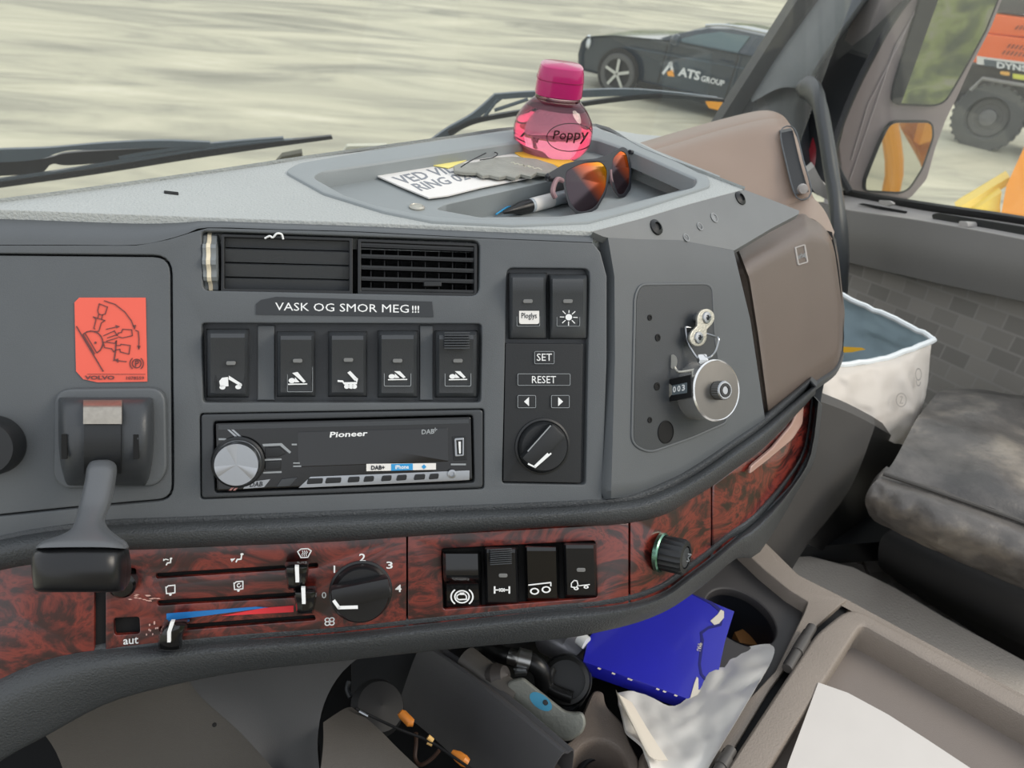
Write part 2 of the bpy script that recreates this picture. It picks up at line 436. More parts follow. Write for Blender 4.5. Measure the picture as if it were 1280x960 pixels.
# grassy bank outside, right of and behind the cab
rows = [[(34, -30, GZ-.2), (26, -14, GZ-.2), (25, 2, GZ-.2), (27, 18, GZ-.2), (19, 31, GZ-.2), (6, 42, GZ-.2)], [(38, -32, 3), (30, -14, 3.2), (29, 2, 3), (31, 20, 2.0), (22, 35, 1.3), (8, 48, 1)], [(48, -36, 7), (38, -14, 7.5), (38, 2, 6.5), (42, 26, 5), (30, 48, 3), (12, 62, 2)]]
mk('grassy_bank', loft_vf(rows, 14, 10, disp=lambda p, a, b: p+V((0, 0, .5*noise.noise(p*.4)))), bankm, kind='structure')

# cab floor
mk('floor', box_vf((.3, .6, 1.2), (1.2, 0, 0), (0, 1.25, 0), (0, 0, .03)), mat('floor_rubber', '#5f5c59', .7, bump=.3, bscale=300), kind='structure')
plate('floor_mat', Zs(1.33), [(960, 560), (1220, 600), (1220, 800), (1100, 745), (1080, 700), (985, 690), (930, 640)], checker, th=.01, kind='structure', label='dark ribbed rubber mat on the cab floor by the door')
# footwell rise (light grey floor ledge beyond console)
plate('trim_1', Zs(1.50), [(900, 740), (970, 702), (993, 689), (1067, 708), (1120, 734), (1180, 770), (1400, 890), (1400, 1080), (1060, 850), (980, 800)], matm, th=.15, bev=3, kind='structure')

# ---- windshield
gy = 1.78
def gpt(x, z): return V((x, gy-.10*(z-1.6)-.10*x*x, z))
G = [[gpt(-1.3+2.35*i/16, 1.5+1.6*j/8) for i in range(17)] for j in range(9)]
mk('window_1', thick(grid_vf(G), (0, .004, 0)), winglass, kind='structure')
# cowl shelf between dash and windshield
mk('trim_2', box_vf((-.1, 1.25, 1.5), (1.2, 0, 0), (0, .5, 0), (0, 0, .02)), dark, kind='structure')

# ---- right hand door with its window
XD = 1.1
door = thing('door_1', (XD, 1.0, 1.25), 'dark grey plastic cab door with a light ledge and checked fabric panel', 'door', kind='structure')
Xg, Xi = Xs(1.17), Xs(XD)
def seg3(S1, l1, S2, l2, m_=2): return [[S1(*p) for p in l1], [S2(*p) for p in l2]]
# ledge: from the glass to the inner door skin
lt = [(1030, 236), (1062, 245), (1155, 263), (1280, 281), (1500, 320)]
lb = [(1030, 256), (1065, 263), (1155, 276), (1280, 299), (1500, 345)]
mk('ledge', thick(loft_vf([[Xg(*p) for p in lt], [Xs(1.12)(x, y-2) for x, y in lb], [Xi(*p) for p in lb], [Xs(1.105)(x, y+3) for x, y in lb]], 4, 3), (0.01, 0, -.02)), doorl, door)
st = [(1030, 228), (1060, 236), (1155, 252), (1280, 270), (1500, 308)]
mk('window_seal', thick(loft_vf([[Xs(1.185)(*p) for p in st], [Xs(1.165)(x, y+3) for x, y in st], [Xs(1.17)(x, y+10) for x, y in st]], 4, 3), (.01, 0, -.01)), rubber, door)
p1 = [(1015, 252), (1065, 264), (1155, 277), (1280, 300), (1520, 350)]
p2 = [(1015, 318), (1052, 326), (1155, 350), (1280, 377), (1520, 430)]
p3 = [(1000, 620), (1050, 640), (1155, 660), (1290, 700), (1520, 760)]
mk('door_skin', thick(loft_vf([[Xi(*p) for p in p1], [Xs(XD-.012)(x, (y+Y)/2) for (x, y), (_, Y) in zip(p1, p2)], [Xs(XD-.005)(*p) for p in p2]], 4, 4), (.04, 0, 0)), doorp, door)
mk('fabric_panel', thick(loft_vf([[Xs(XD)(*p) for p in p2], [Xs(XD+.022)(x, y+14) for x, y in p2], [Xs(XD+.02)(x, (y+Y)/2) for (x, y), (_, Y) in zip(p2, p3)], [Xs(XD+.02)(*p) for p in p3]], 4, 4), (.04, 0, 0)), fabric, door)
plate('demister_slot', Xs(XD+.035), [(1072, 255), (1078, 254), (1132, 264), (1131, 269), (1124, 268)], hole, door, th=.004)
plate('lock_tab', Xs(XD+.03), rnd([(1098, 250), (1112, 251), (1117, 255), (1108, 258), (1098, 255)], 2), doorl, door, th=.006, bev=1)
plate('pull_recess', Xs(XD+.03), rnd([(1164, 268), (1172, 266), (1290, 285), (1400, 304), (1400, 322), (1290, 298), (1166, 275)], 3), dark, door, th=.006, bev=1)
plate('lock_knob', Xs(XD+.01), rnd([(1198, 276), (1209, 277), (1210, 285), (1198, 284)], 3), doorl, door, th=.02, bev=1.5)
mk('window_2', thick(([Xs(1.2)(*p) for p in ((1000, 250), (1500, 330), (1500, -250), (1060, -120), (1020, 190))], [(0, 1, 2, 3, 4)]), (.004, 0, 0)), winglass, kind='structure')

# ---- windscreen pillar built of long mouldings
pil = thing('trim_3', Pd(905, 150, 2.0), 'dark grey windscreen pillar trim', 'pillar', kind='structure')
back = (.03, .09, 0)
mk('windscreen_seal', pslab_vf([(1060, -100, 1.9), (1080, -100, 1.9), (921, 150, 2.02), (880, 215, 2.05), (862, 215, 2.05), (901, 150, 2.02)], back), rubber, pil)
mk('windscreen_seal', pslab_vf([(1084, -100, 1.87), (1100, -100, 1.85), (932, 150, 2.0), (894, 215, 2.0), (880, 215, 2.03), (922, 150, 2.02)], back), rubber, pil)
R = [[Pd(1096, -100, 1.86), Pd(985, 60, 1.92), Pd(958, 100, 1.95), Pd(940, 128, 1.97)], [Pd(1120, -100, 1.78), Pd(1010, 60, 1.84), Pd(985, 98, 1.86), Pd(975, 110, 1.87)],
     [Pd(1150, -100, 1.76), Pd(1035, 60, 1.80), Pd(1008, 104, 1.82), Pd(1002, 112, 1.83)], [Pd(1160, -100, 1.80), Pd(1042, 60, 1.85), Pd(1016, 104, 1.87), Pd(1008, 115, 1.88)]]
mk('upper_cover', thick(loft_vf(R, 6, 5), (.02, .05, 0)), dash, pil)
R = [[Pd(965, 96, 1.96), Pd(934, 148, 2.0), Pd(900, 215, 2.02)], [Pd(985, 104, 1.90), Pd(960, 150, 1.92), Pd(930, 225, 1.95)], [Pd(1008, 108, 1.88), Pd(992, 150, 1.9), Pd(1000, 235, 1.9)], [Pd(1018, 114, 1.93), Pd(1012, 160, 1.94), Pd(1024, 245, 1.9)]]
mk('lower_cover', thick(loft_vf(R, 6, 5), (.02, .05, 0)), dashd, pil)
mk('door_frame', pslab_vf([(1140, -100, 1.92), (1230, -100, 1.75), (1133, 0, 1.77), (1086, 75, 1.8), (1052, 150, 1.82), (1041, 196, 1.82), (1052, 240, 1.8), (1000, 240, 1.96), (1010, 110, 1.95)], (.03, .03, 0)), dark, pil)
mk('door_frame_seal', tube_vf(spl([Pd(1232, -100, 1.73), Pd(1134, 0, 1.75), Pd(1087, 76, 1.78), Pd(1053, 150, 1.80), Pd(1042, 196, 1.80), Pd(1062, 240, 1.78)], 6), .008, 8), rubber, pil)
mk('outer_pillar', thick(loft_vf([[Pd(1088, 10, 1.90), Pd(1066, 70, 1.90), Pd(1036, 118, 1.91), Pd(1014, 178, 1.92), Pd(1006, 212, 1.92)], [Pd(1098, 12, 1.87), Pd(1078, 72, 1.88), Pd(1048, 120, 1.89), Pd(1028, 180, 1.89), Pd(1024, 216, 1.9)]], 5, 2), (.02, .02, 0)), redm, pil)
gh = thing('grab_handle', Pd(1046, 290, 1.55), 'long black moulded grab handle curving down the windscreen pillar', 'handle')
mk('grip', tube_vf(spl([Pd(1000, 108, 1.72), Pd(1014, 112, 1.66), Pd(1024, 130, 1.6), Pd(1033, 175, 1.57), Pd(1041, 225, 1.55), Pd(1048, 275, 1.53), Pd(1050, 330, 1.55), Pd(1046, 380, 1.6)], 6), [.014]*3+[.024]*36+[.026]*4, 12, flat=((.5, -.8, 0), .6)), dashd, gh)
mk('end_socket', thick(loft_vf([[Pd(1008, 216, 1.62), Pd(1018, 240, 1.62), Pd(1040, 252, 1.6)], [Pd(1018, 208, 1.6), Pd(1030, 230, 1.59), Pd(1044, 240, 1.58)]], 4, 3), (.01, .03, 0)), doorl, gh)

# ================================================================== DASHBOARD
dash_t = thing('dashboard', (.1, .6, 1.6), 'dark grey truck dashboard with air vents, switches and red burl trim', 'dashboard')
D = dash_t
def xi(pl, x):
    if x <= pl[0][0]: return pl[0][1]
    for i in range(1, len(pl)):
        if x <= pl[i][0]: f = (x-pl[i-1][0])/(pl[i][0]-pl[i-1][0]); return pl[i-1][1]*(1-f)+pl[i][1]*f
    return pl[-1][1]
seam = [(-60, 261), (0, 262), (240, 271), (440, 278), (600, 284), (741, 289)]
ftop = [(-60, 306), (0, 306), (170, 306), (225, 296), (250, 284), (440, 289), (600, 297), (741, 303)]
U0 = [(-60, 690), (0, 673), (90, 657), (143, 655), (420, 643), (700, 633), (757, 627), (800, 622), (850, 603), (887, 580), (956, 531)]
U1 = [(-60, 730), (0, 713), (60, 702), (133, 689), (420, 677), (700, 658), (784, 656), (834, 642), (887, 610), (950, 564)]
L0 = [(-60, 880), (0, 850), (50, 828), (100, 815), (200, 808), (420, 793), (700, 763), (775, 758), (825, 745), (887, 699), (950, 647)]
L1 = [(-60, 1000), (0, 952), (40, 928), (83, 908), (146, 872), (283, 842), (420, 827), (546, 813), (728, 796), (820, 772), (870, 740), (930, 690)]
# rolled upper edge of the fascia
xs = [-60, 0, 90, 170, 210, 235, 260, 350, 440, 520, 600, 670, 741]
rows = [[A(x, xi(seam, x), -.022) for x in xs], [A(x, xi(seam, x)+.35*(xi(ftop, x)-xi(seam, x)), -.009) for x in xs], [A(x, xi(seam, x)+.7*(xi(ftop, x)-xi(seam, x)), -.002) for x in xs], [A(x, xi(ftop, x), 0) for x in xs]]
mk('rolled_edge', thick(loft_vf(rows, 3, 4), -nA*.006), dash, D)
# main fascia with openings
lp_out = rnd([(-90, 316), (215, 319), (217, 625), (90, 636), (-90, 655)], [0, 24, 20, 30, 0])
vent_o = rnd([(252, 289), (600, 301), (599, 370), (254, 363)], [6, 10, 12, 8])
bay_o = rnd([(252, 404), (602, 405), (601, 503), (254, 503)], 5)
rad_o = rnd([(250, 517), (605, 511), (605, 611), (251, 624)], 4)
rp_o = rnd([(634, 335), (737, 336), (732, 606), (628, 604)], [8, 8, 5, 4])
face = [(x, xi(ftop, x)) for x in xs]+[(751, 315), (759, 345), (759, 450), (753, 628)]+[(x, xi(U0, x)) for x in (700, 560, 420, 250, 143, 90, 0, -60)]+[(-120, 700), (-120, 306)]
plate('fascia', A, face, dash, D, holes=[rnd(lp_out, 0), vent_o, bay_o, rad_o, rp_o], th=.03, bev=2.2, bh=.0016)
plate('instrument_panel_insert', A, inset(lp_out, 2.2), dash, D, th=.02, n=-.0012, bev=2)
plate('vent_box_back', A, rect(245, 285, 610, 378), hole, D, th=.002, n=-.028)
plate('switch_bay_back', A, rect(246, 398, 608, 508), dashd, D, th=.002, n=-.010)
plate('radio_bay_back', A, rect(245, 508, 610, 628), dark, D, th=.002, n=-.012)
plate('switch_column_back', A, rect(622, 328, 742, 612), dashd, D, th=.002, n=-.007)

# --- air vents
def vent(x0, y0, x1, y1, k, shut, lab):
    dy = (y1[1]-y0[1]) if 0 else 0
    fr_o = [(x0, y0[0]), (x1, y0[1]), (x1, y1[1]), (x0, y1[0])]
    v = plate('air_vent', A, rnd(fr_o, 2), dark, D, holes=[rnd(inset(fr_o if area(fr_o) > 0 else fr_o[::-1], 4.5), 1)], th=.016, n=-.002, bev=1.2, label=lab)
    for i in range(k):
        f0 = (i+.5)/k; ya = y0[0]+(y1[0]-y0[0])*f0; yb = y0[1]+(y1[1]-y0[1])*f0
        h = (y1[0]-y0[0])/k
        n0 = -.004 if not shut else -.004-.0012*abs(i-1)
        if shut:
            pts = [[A(x0+4, ya-h*.5, n0-.003), A(x1-4, yb-h*.5, n0-.003)], [A(x0+4, ya-h*.42, n0), A(x1-4, yb-h*.42, n0)], [A(x0+4, ya+h*.42, n0-.003), A(x1-4, yb+h*.42, n0-.003)]]
        else:
            pts = [[A(x0+4, ya-1.5, -.003), A(x1-4, yb-1.5, -.003)], [A(x0+4, ya+1.5, -.003), A(x1-4, yb+1.5, -.003)], [A(x0+4, ya+3.5, -.016), A(x1-4, yb+3.5, -.016)]]
        mk('louvre', thick(grid_vf(pts), -nA*.0012 if shut else V((0, 0, -.0012))), dark if not shut else dashd, v)
    return v
v1 = vent(276, (292, 297), 441, (365, 368), 4, True, 'left air vent with its flat slats closed')
v2 = vent(447, (298, 304), 597, (368, 371), 5, False, 'right air vent with its slats open')
for i in range(8):
    x = 463+i*17; mk('guide_vane', thick(([A(x, 305, -.017), A(x, 366, -.017), A(x+2, 366, -.024), A(x+2, 305, -.024)], [(0, 1, 2, 3)]), (.0008, 0, 0)), black, v2)
plate('vent_tab', A, rnd([(530, 352), (552, 352), (552, 358), (530, 358)], 1), dark, v2, th=.008, n=.001, bev=1)
wv = [(-.001, 0), (.012, 0)]
cw = A(265, 330, -.013)
mk('vent_thumbwheel', lathe_vf(A(257, 329, -.018), XW, [(.017, 0), (.0205, .0008), (.0205, .0092), (.017, .010)], 48, 12, .05, (1, 2)), mat('wheel_plastic', '#74797b', .35), D, label='ribbed vent thumbwheel')
mk('cream_strip', lathe_vf(A(263, 329, -.018), XW, [(.0210, 0), (.0213, .0003), (.0213, .0024), (.0210, .0027)], 48, 12, .045, (0, 1, 2, 3)), mat('cream_print', '#d8cdb4', .6), D, label='cream stripe round the vent thumbwheel')
mk('lint_curl', tube_vf(spl([A(331, 298, .002), A(337, 295, .003), A(341, 297, .003), A(346, 292, .004), (A(352, 293, .003)), A(354, 299, .002)], 4), .0007, 6), sym, v1, label='pale curl of lint caught in the slat')

# --- rocker switches
def rocker(x0, y0, x1, y1, lab, hi=.012, base=-.009, m=dashd, lean=0, name='rocker_switch', prof=None):
    prof = prof or [(0, 0.), (.02, .55), (.07, .95), (.13, 1.), (.3, .86), (.55, .66), (.8, .52), (.93, .48), (.98, .36), (1, 0.)]
    side = [(0, 0.), (.015, .5), (.05, .85), (.1, 1.), (.5, 1.), (.9, 1.), (.95, .85), (.985, .5), (1, 0.)]
    G = [[A(x0+(x1-x0)*sx+lean*py, y0+(y1-y0)*py, base+(hi-base)*pn*sn) for sx, sn in side] for py, pn in prof]
    return mk(name, thick(grid_vf(G), -nA*.0005), m, D, label=lab)
def sq_frame(S, x0, y0, x1, y1, n, parent, m=symg, wd=.7, name='symbol_frame'):
    o = rnd(rect(x0, y0, x1, y1), 2); plate(name, S, o, m, parent, holes=[inset(o if area(o) > 0 else o[::-1], wd)], th=.0006, n=n)
arrowbucket = [('c', .2, .62, .17), ('p', [(.22, .12), (.50, .05), (.92, .68), (.80, .76)]), ('p', [(.0, .82), (1, .80), (1, .88), (.0, .9)]), ('p', [(.36, .40), (.6, .72), (.36, .74)])]
crane = [('p', [(.0, .45), (.12, .25), (.38, .2), (.40, .75), (.05, .8)]), ('c', .14, .82, .13), ('p', [(.42, .12), (.98, .62), (.88, .72), (.40, .34)]), ('c', .82, .8, .13), ('p', [(.86, .6), (1, .68), (.9, .8)])]
tipper = [('p', [(.0, .5), (.25, .52), (.3, .62), (.9, .6), (.9, .72), (.3, .74), (.22, .62), (.0, .6)]), ('p', [(.45, .12), (.58, .02), (.95, .45), (.8, .55)]), ('c', .42, .84, .12), ('c', .62, .84, .12), ('c', .78, .84, .12), ('p', [(.78, .4), (.95, .42), (.9, .65)])]
sws = [(258, 411, 311, 497, 'leftmost rocker switch with truck crane symbol', crane, (274, 467, 303, 488)), (346, 414, 394, 496, 'rocker switch with tailgate symbol, second in the row', arrowbucket, (360, 464, 384, 483)),
       (410, 414, 459, 496, 'rocker switch with tipping trailer symbol, middle of the row', tipper, (422, 463, 449, 487)), (472, 413, 522, 497, 'rocker switch with framed tailgate symbol, fourth in the row', arrowbucket, (485, 460, 509, 477)), (544, 413, 597, 497, 'rocker switch with ribbed top cap, right end of the row', arrowbucket, (561, 460, 584, 477))]
for i, (a, b, c, d, lab, ic, q) in enumerate(sws):
    r = rocker(a, b, c, d, lab); cx = (q[0]+q[2])/2
    icon('symbol', A, qr(*q), ic, sym, r, .0042)
    ly = q[1]-13 if i < 3 else q[1]-9
    plate('indicator_lamp', A, rnd(rect(cx-6, ly-2.5, cx+6, ly+2.5), 2.4), mat('lamp_lens', '#6e6f6e', .3), r, th=.002, n=.0078 if i != 4 else .0074, bev=.6)
    if i in (3, 4): sq_frame(A, q[0]-5, q[1]-6, q[2]+5, q[3]+6, .0038, r)
    if i in (1,): sq_frame(A, q[0]-1, q[1]-8, q[2]+7, q[3]+7, .0036, r, wd=.5)
    if i == 0: sq_frame(A, q[0]-5, q[1]-26, q[2]+4, q[3]+4, .0034, r, m=dark, wd=.8)
r = bpy.data.objects['rocker_switch.004']
for k in range(7):
    y = 416+k*3.2; mk('grip_rib', box_vf(A(571, y, .0125), XW*.009, nA.cross(XW)*.0005, nA*.0012, .0003), dashd, r)
plate('blank_panel', A, rect(322, 407, 343, 500), dash, D, th=.004, n=-.006, bev=1)
plate('blank_panel', A, rect(525, 407, 541, 500), dash, D, th=.004, n=-.006, bev=1)
for a, b, c, d, lab in ((636, 341, 684, 424, 'rocker switch with white label'), (686, 343, 734, 424, 'rocker switch with lamp symbol')):
    r = rocker(a, b, c, d, lab, hi=.011, base=-.006)
    cx = (a+c)/2
    plate('indicator_lamp', A, rnd(rect(cx-6, 374, cx+6, 379), 2.4), mat('lamp_lens', '#6e6f6e', .3), r, th=.002, n=.0078, bev=.6)
    sq_frame(A, cx-14, 382, cx+15, 408, .0042, r, wd=.5)
    if a == 636:
        pl_ = plate('label_patch', A, rnd(rect(649, 384, 674, 405), 3), white, r, th=.0006, n=.0050, label='white label patch')
        text('label_text', A, qr(652, 391, 671, 400), 'Ploglys', ink, r, .0053)
    else:
        pr = [('c', .5, .5, .19)]
        for k in range(8): an = math.pi*k/4+.03; pr.append(('l', [(.5+.27*math.cos(an), .5+.27*math.sin(an)), (.5+.49*math.cos(an), .5+.49*math.sin(an))], .05))
        icon('symbol', A, qr(700, 386, 722, 407), pr, sym, r, .0052)

# --- display control panel below them
cp = plate('control_panel', A, rnd([(632, 429), (729, 430), (726, 604), (629, 602)], 2), dark, D, th=.008, n=-.0005, bev=1, label='flat control panel with set and reset buttons and knob')
for q, s, tq in (((668, 439, 693, 455), 'SET', (671, 442, 690, 451)), ((647, 467, 713, 482), 'RESET', (665, 470, 695, 479))):
    plate('button', A, rnd(rect(*q), 2), dark, cp, th=.002, n=.0006, bev=1, label='%s button' % s)
    sq_frame(A, *q, .0009, cp, wd=.6, name='button_outline'); text('button_text', A, qr(*tq), s, sym, cp, .001)
for q, pr in (((647, 494, 670, 510), [('p', [(.35, .5), (.62, .15), (.62, .85)])]), ((689, 494, 712, 510), [('p', [(.65, .5), (.38, .15), (.38, .85)])])):
    plate('button', A, rnd(rect(*q), 2), dark, cp, th=.002, n=.0006, bev=1); sq_frame(A, *q, .0009, cp, wd=.6, name='button_outline'); icon('arrow_symbol', A, qr(*q), pr, sym, cp, .001)
c = A(678, 558, 0); rr = 34*A.dep(678, 558)/F
kb = mk('rotary_knob', lathe_vf(c, nA, [(rr*1.04, -.002), (rr*1.04, .001), (rr*.97, .0015), (rr*.93, .001), (rr*.9, .005), (rr*.84, .0065), (0, .0068)], 48), dark, D, label='round dimmer knob with diagonal grip bar')
dn = nA.cross(XW).normalized()  # direction in the fascia, up or down
if dn.z > 0: dn = -dn
def bar(name, S, cx, cy, n, ang, L, W, H, m, parent, bev=.002, **k):
    a = math.radians(ang); e1 = XW*math.cos(a)-dn*math.sin(a); e2 = XW*math.sin(a)+dn*math.cos(a)
    return mk(name, box_vf(S(cx, cy, n), e1*L, e2*W, nA*H, bev), m, parent, **k)
bar('grip_bar', A, 678, 558, .010, 47, rr*.84, rr*.36, .0052, dark, kb, .0025)
bar('highlight_line', A, 674, 548, .0154, 47, rr*.62, .0004, .0003, symg, kb, 0)
bar('pointer_line', A, 677, 575, .0154, 42, rr*.33, .0009, .0003, sym, kb, 0)
icon('indicator_mark', A, qr(660, 565, 690, 585), [('l', [(.02, .75), (.3, .95), (.95, .1)], .1)], sym, kb, .0155)

# --- engraved tape strip
tp = plate('lettered_tape', A, [(320, 380), (326, 375), (345, 371), (540, 377), (542, 396), (320, 393)], mat('tape_black', '#2b2e31', .35), th=.0008, n=.0008, label='narrow black tape with white capital lettering under the air vents', cat='label')
text('lettering', A, [(344, 378), (511, 381), (511, 391), (344, 388)], 'VASK OG SMOR MEG', sym, tp, .001)
text('lettering', A, [(515, 382), (524, 382), (524, 391), (515, 391)], '!!!', sym, tp, .001, bold=.02)

# --- red warning sticker
stk = plate('warning_sticker', A, [(93, 378), (99, 372), (182, 372), (184, 470), (184, 477), (122, 478), (104, 474), (95, 464)], mat('sticker_red', '#e2604e', .4), th=.0006, n=-.0006+.0002, label='square red warning sticker with lever diagram above the brake lever', cat='sticker')
sq = qr(80, 360, 200, 490); W_, H_ = 886., 960.
def sl_(pts): return [(x/W_, y/H_) for x, y in pts]
ln = lambda pts, wd=.008: ('l', sl_(pts), wd)
def arcp(cx, cy, r, a0, a1, k=10): return [(cx+r*math.cos(math.radians(a0+(a1-a0)*i/k)), cy+r*math.sin(math.radians(a0+(a1-a0)*i/k))) for i in range(k+1)]
pr = [ln([(115, 355), (360, 768)], .011), ln([(175, 430), (280, 608)], .010), ln([(195, 420), (300, 595)]), ln(arcp(250, 505, 108, -130, 60), .011),
      ln([(285, 380), (275, 370), (295, 290), (270, 265), (310, 280), (320, 240), (310, 210), (325, 145), (400, 175), (380, 240), (355, 245), (345, 290), (378, 300), (345, 320), (320, 400), (290, 400)]),
      ln([(310, 280), (350, 290)]), ln([(320, 240), (358, 250)]), ln([(372, 118), (470, 150), (560, 220), (620, 300), (650, 375)], .009), ln([(660, 390), (685, 400), (692, 470), (690, 560)]),
      ln([(360, 500), (400, 500), (470, 510), (485, 485), (480, 530), (520, 530), (525, 518), (610, 530), (600, 610), (520, 590), (515, 565), (480, 570), (460, 590), (440, 560), (375, 550), (360, 500)]),
      ln([(480, 490), (475, 580), (460, 670)], .012), ln([(480, 668), (575, 680)]), ln([(365, 440), (465, 395), (490, 440), (500, 415), (530, 410), (540, 380), (625, 385), (630, 440), (540, 460), (500, 450)]), ln([(390, 380), (480, 360)]),
      ln([(400, 460), (490, 430)]), ln([(390, 490), (490, 460)]), ('p', sl_([(630, 345), (665, 340), (652, 385)])), ('p', sl_([(475, 340), (515, 355), (485, 372)])), ('p', sl_([(675, 530), (706, 535), (690, 572)])), ('p', sl_([(465, 660), (500, 650), (500, 690)])),
      ln(arcp(670, 697, 40, 0, 360, 20), .008), ln(arcp(670, 697, 62, 130, 230, 8), .008), ln(arcp(670, 697, 62, -50, 50, 8), .008), ln([(660, 725), (660, 672), (680, 672), (686, 685), (678, 698), (660, 700)], .009),
      ln([(215, 795), (750, 795)], .003), ('c', 290/W_, 505/H_, .012)]
icon('diagram', A, sq, pr, mat('sticker_ink', '#6b3f3e', .6), stk, .0002)
text('maker_text', A, qr(106, 469.5, 143, 474.5), 'VOLVO', mat('sticker_ink', '#6b3f3e', .6), stk, .0002, bold=.03)
text('number_text', A, qr(158, 470.5, 180, 474.5), '1078559', mat('sticker_ink', '#6b3f3e', .6), stk, .0002)

# --- radio
rad = thing('car_radio', A(428, 565, -.01), 'black single slot car radio with silver volume knob and glossy display', 'radio')
plate('surround', A, rnd([(251, 518), (604, 512), (604, 610), (252, 623)], 5), dashd, rad, holes=[rnd([(267, 527), (591, 519), (593, 603), (269, 616)], 4)], th=.012, n=.001, bev=2.5)
plate('front_panel', A, rnd([(269, 529), (589, 521), (591, 600), (271, 614)], 3), gloss, rad, th=.012, n=.003, bev=2)
fp = bpy.data.objects['front_panel']
plate('top_strip', A, [(273, 531), (586, 524), (586, 529), (273, 537)], dashd, rad, th=.001, n=.0036)
plate('display_window', A, rnd([(372, 540), (560, 535), (561, 577), (372, 584)], 2), screen, rad, th=.001, n=.0036, bev=.6)
text('maker_text', A, [(413, 540), (460, 538), (459, 545), (412, 547)], 'PIONEER'.title(), sym, rad, .0042, bold=.02)
text('mode_text', A, [(527, 537), (543, 536), (543, 542), (527, 543)], 'DAB', symg, rad, .0042, bold=.03)
icon('plus_mark', A, qr(542, 535, 546, 539), [('l', [(.5, 0), (.5, 1)], .3), ('l', [(0, .5), (1, .5)], .3)], symg, rad, .0042)
st_ = plate('label_strip', A, [(458, 580), (545, 579), (545, 587), (458, 589)], white, rad, th=.0006, n=.0042)
plate('blue_label', A, [(489, 580), (516, 579.5), (516, 587.5), (489, 588.5)], mat('label_blue', '#2b8fc8', .5), st_, th=.0006, n=.0044)
text('label_text', A, [(464, 582), (481, 581.5), (481, 587), (464, 587.5)], 'DAB+', ink, st_, .0046, bold=.03); text('label_text', A, [(494, 581.5), (511, 581), (511, 586), (494, 586.5)], 'iPhone', sym, st_, .0046, bold=.02)
icon('label_mark', A, qr(527, 580.5, 533, 586.5), [('p', [(.5, 0), (1, .5), (.5, 1), (0, .5)])], mat('label_blue', '#2b8fc8', .5), st_, .0046)
tb = plate('lower_trim', A, [(373, 610), (388, 596), (587, 588), (587, 600), (574, 601)], steel, rad, th=.001, n=.0038, bev=.5)
for a, b in ((383, 404), (406, 427), (434, 450), (454, 468), (476, 490), (495, 509), (517, 532), (536, 549)):
    y0 = 598.5-(a-383)*.038; plate('preset_button', A, rnd([(a+2, y0), (b, y0-.6), (b-1, y0+6), (a, y0+7)], 2), dark, tb, th=.002, n=.0052, bev=.8)
c = A(298, 577, .003); rr = 26.5*A.dep(298, 577)/F
vk = mk('volume_knob', lathe_vf(c, nA, [(rr*1.13, 0), (rr*1.13, .003), (rr*1.02, .005), (rr, .012), (rr*.96, .0135)], 60), steel, rad)
fan = [c+nA*.0135]; f_ = []; u1 = XW; u2 = nA.cross(XW)
for k in range(72): an = 2*math.pi*k/72; fan.append(c+nA*(.0132-.0005*(math.sin(an*3)+.5*math.sin(an*5+1)))+(u1*math.cos(an)+u2*math.sin(an))*rr*.95)
f_ = [(0, 1+k, 1+(k+1) % 72) for k in range(72)]
mk('knob_face', (fan, f_), mat('spun_aluminium', '#a9abad', .34, 1.), vk, sharp=0.5)
mk('knob_ring', lathe_vf(c+nA*.0005, nA, [(rr*1.12, 0), (rr*1.2, .001), (rr*1.2, .003), (rr*1.12, .004)], 48), dark, vk)
for pts in ([(328, 555), (352, 554), (364, 565), (362, 567), (350, 557), (329, 558)], [(329, 574), (352, 573), (352, 575), (329, 576)], [(329, 590), (352, 589), (352, 591), (329, 592)]): plate('chevron_trim', A, pts, symg, rad, th=.0006, n=.0036)
plate('menu_key', A, [(331, 560), (349, 559), (358, 567), (349, 571), (331, 572)], dark, rad, th=.002, n=.0042, bev=1); plate('menu_key', A, [(331, 577), (351, 576), (351, 587), (331, 588)], dark, rad, th=.002, n=.0042, bev=1)
plate('menu_key', A, [(352, 599), (372, 597), (362, 608), (345, 609)], dashd, rad, th=.002, n=.0042, bev=1)
for dx in (0, 5): plate('silver_stripe', A, [(284+dx, 537), (287+dx, 537), (303+dx, 551), (299+dx, 551)], steel, rad, th=.0006, n=.0037)
for dx in (0, 5): plate('silver_stripe', A, [(286+dx, 613), (289+dx, 613), (301+dx, 602), (297+dx, 602)], mat('pink_stripe', '#c08a86', .4), rad, th=.0006, n=.0037)
plate('mode_badge', A, [(308, 603), (338, 599), (330, 609), (304, 611)], steel, rad, th=.0006, n=.0037); text('badge_text', A, [(313, 603), (329, 602), (328, 608), (312, 609)], 'DAB', ink, rad, .0041, bold=.02)
plate('usb_surround', A, rnd([(565, 546), (583, 545), (584, 575), (567, 576)], 1), dark, rad, th=.001, n=.0036, bev=.5)
us = plate('usb_socket', A, rnd([(568, 548), (580, 547), (580, 570), (569, 571)], 2), steel, rad, holes=[[(570.5, 550.5), (578, 550), (578, 568), (571.5, 568.5)]], th=.002, n=.0048, bev=.5)
plate('socket_tongue', A, [(573, 552), (576, 552), (576, 567), (574, 567)], sym, us, th=.001, n=.004)
mk('audio_jack', lathe_vf(A(564.5, 592, .0035), nA, [(.0032, 0), (.0032, .002), (.0018, .0022), (.0016, -.001)], 20), steel, rad)
icon('small_print', A, qr(340, 550, 376, 590), [('l', [(.7, .14), (.85, .14)], .05), ('l', [(.75, .72), (.95, .72)], .04), ('l', [(.75, .82), (1, .82)], .04)], symg, rad, .0039)
icon('small_print', A, qr(273, 545, 283, 553), [('l', [(.1, .5), (.9, .5)], .3)], symg, rad, .0039)
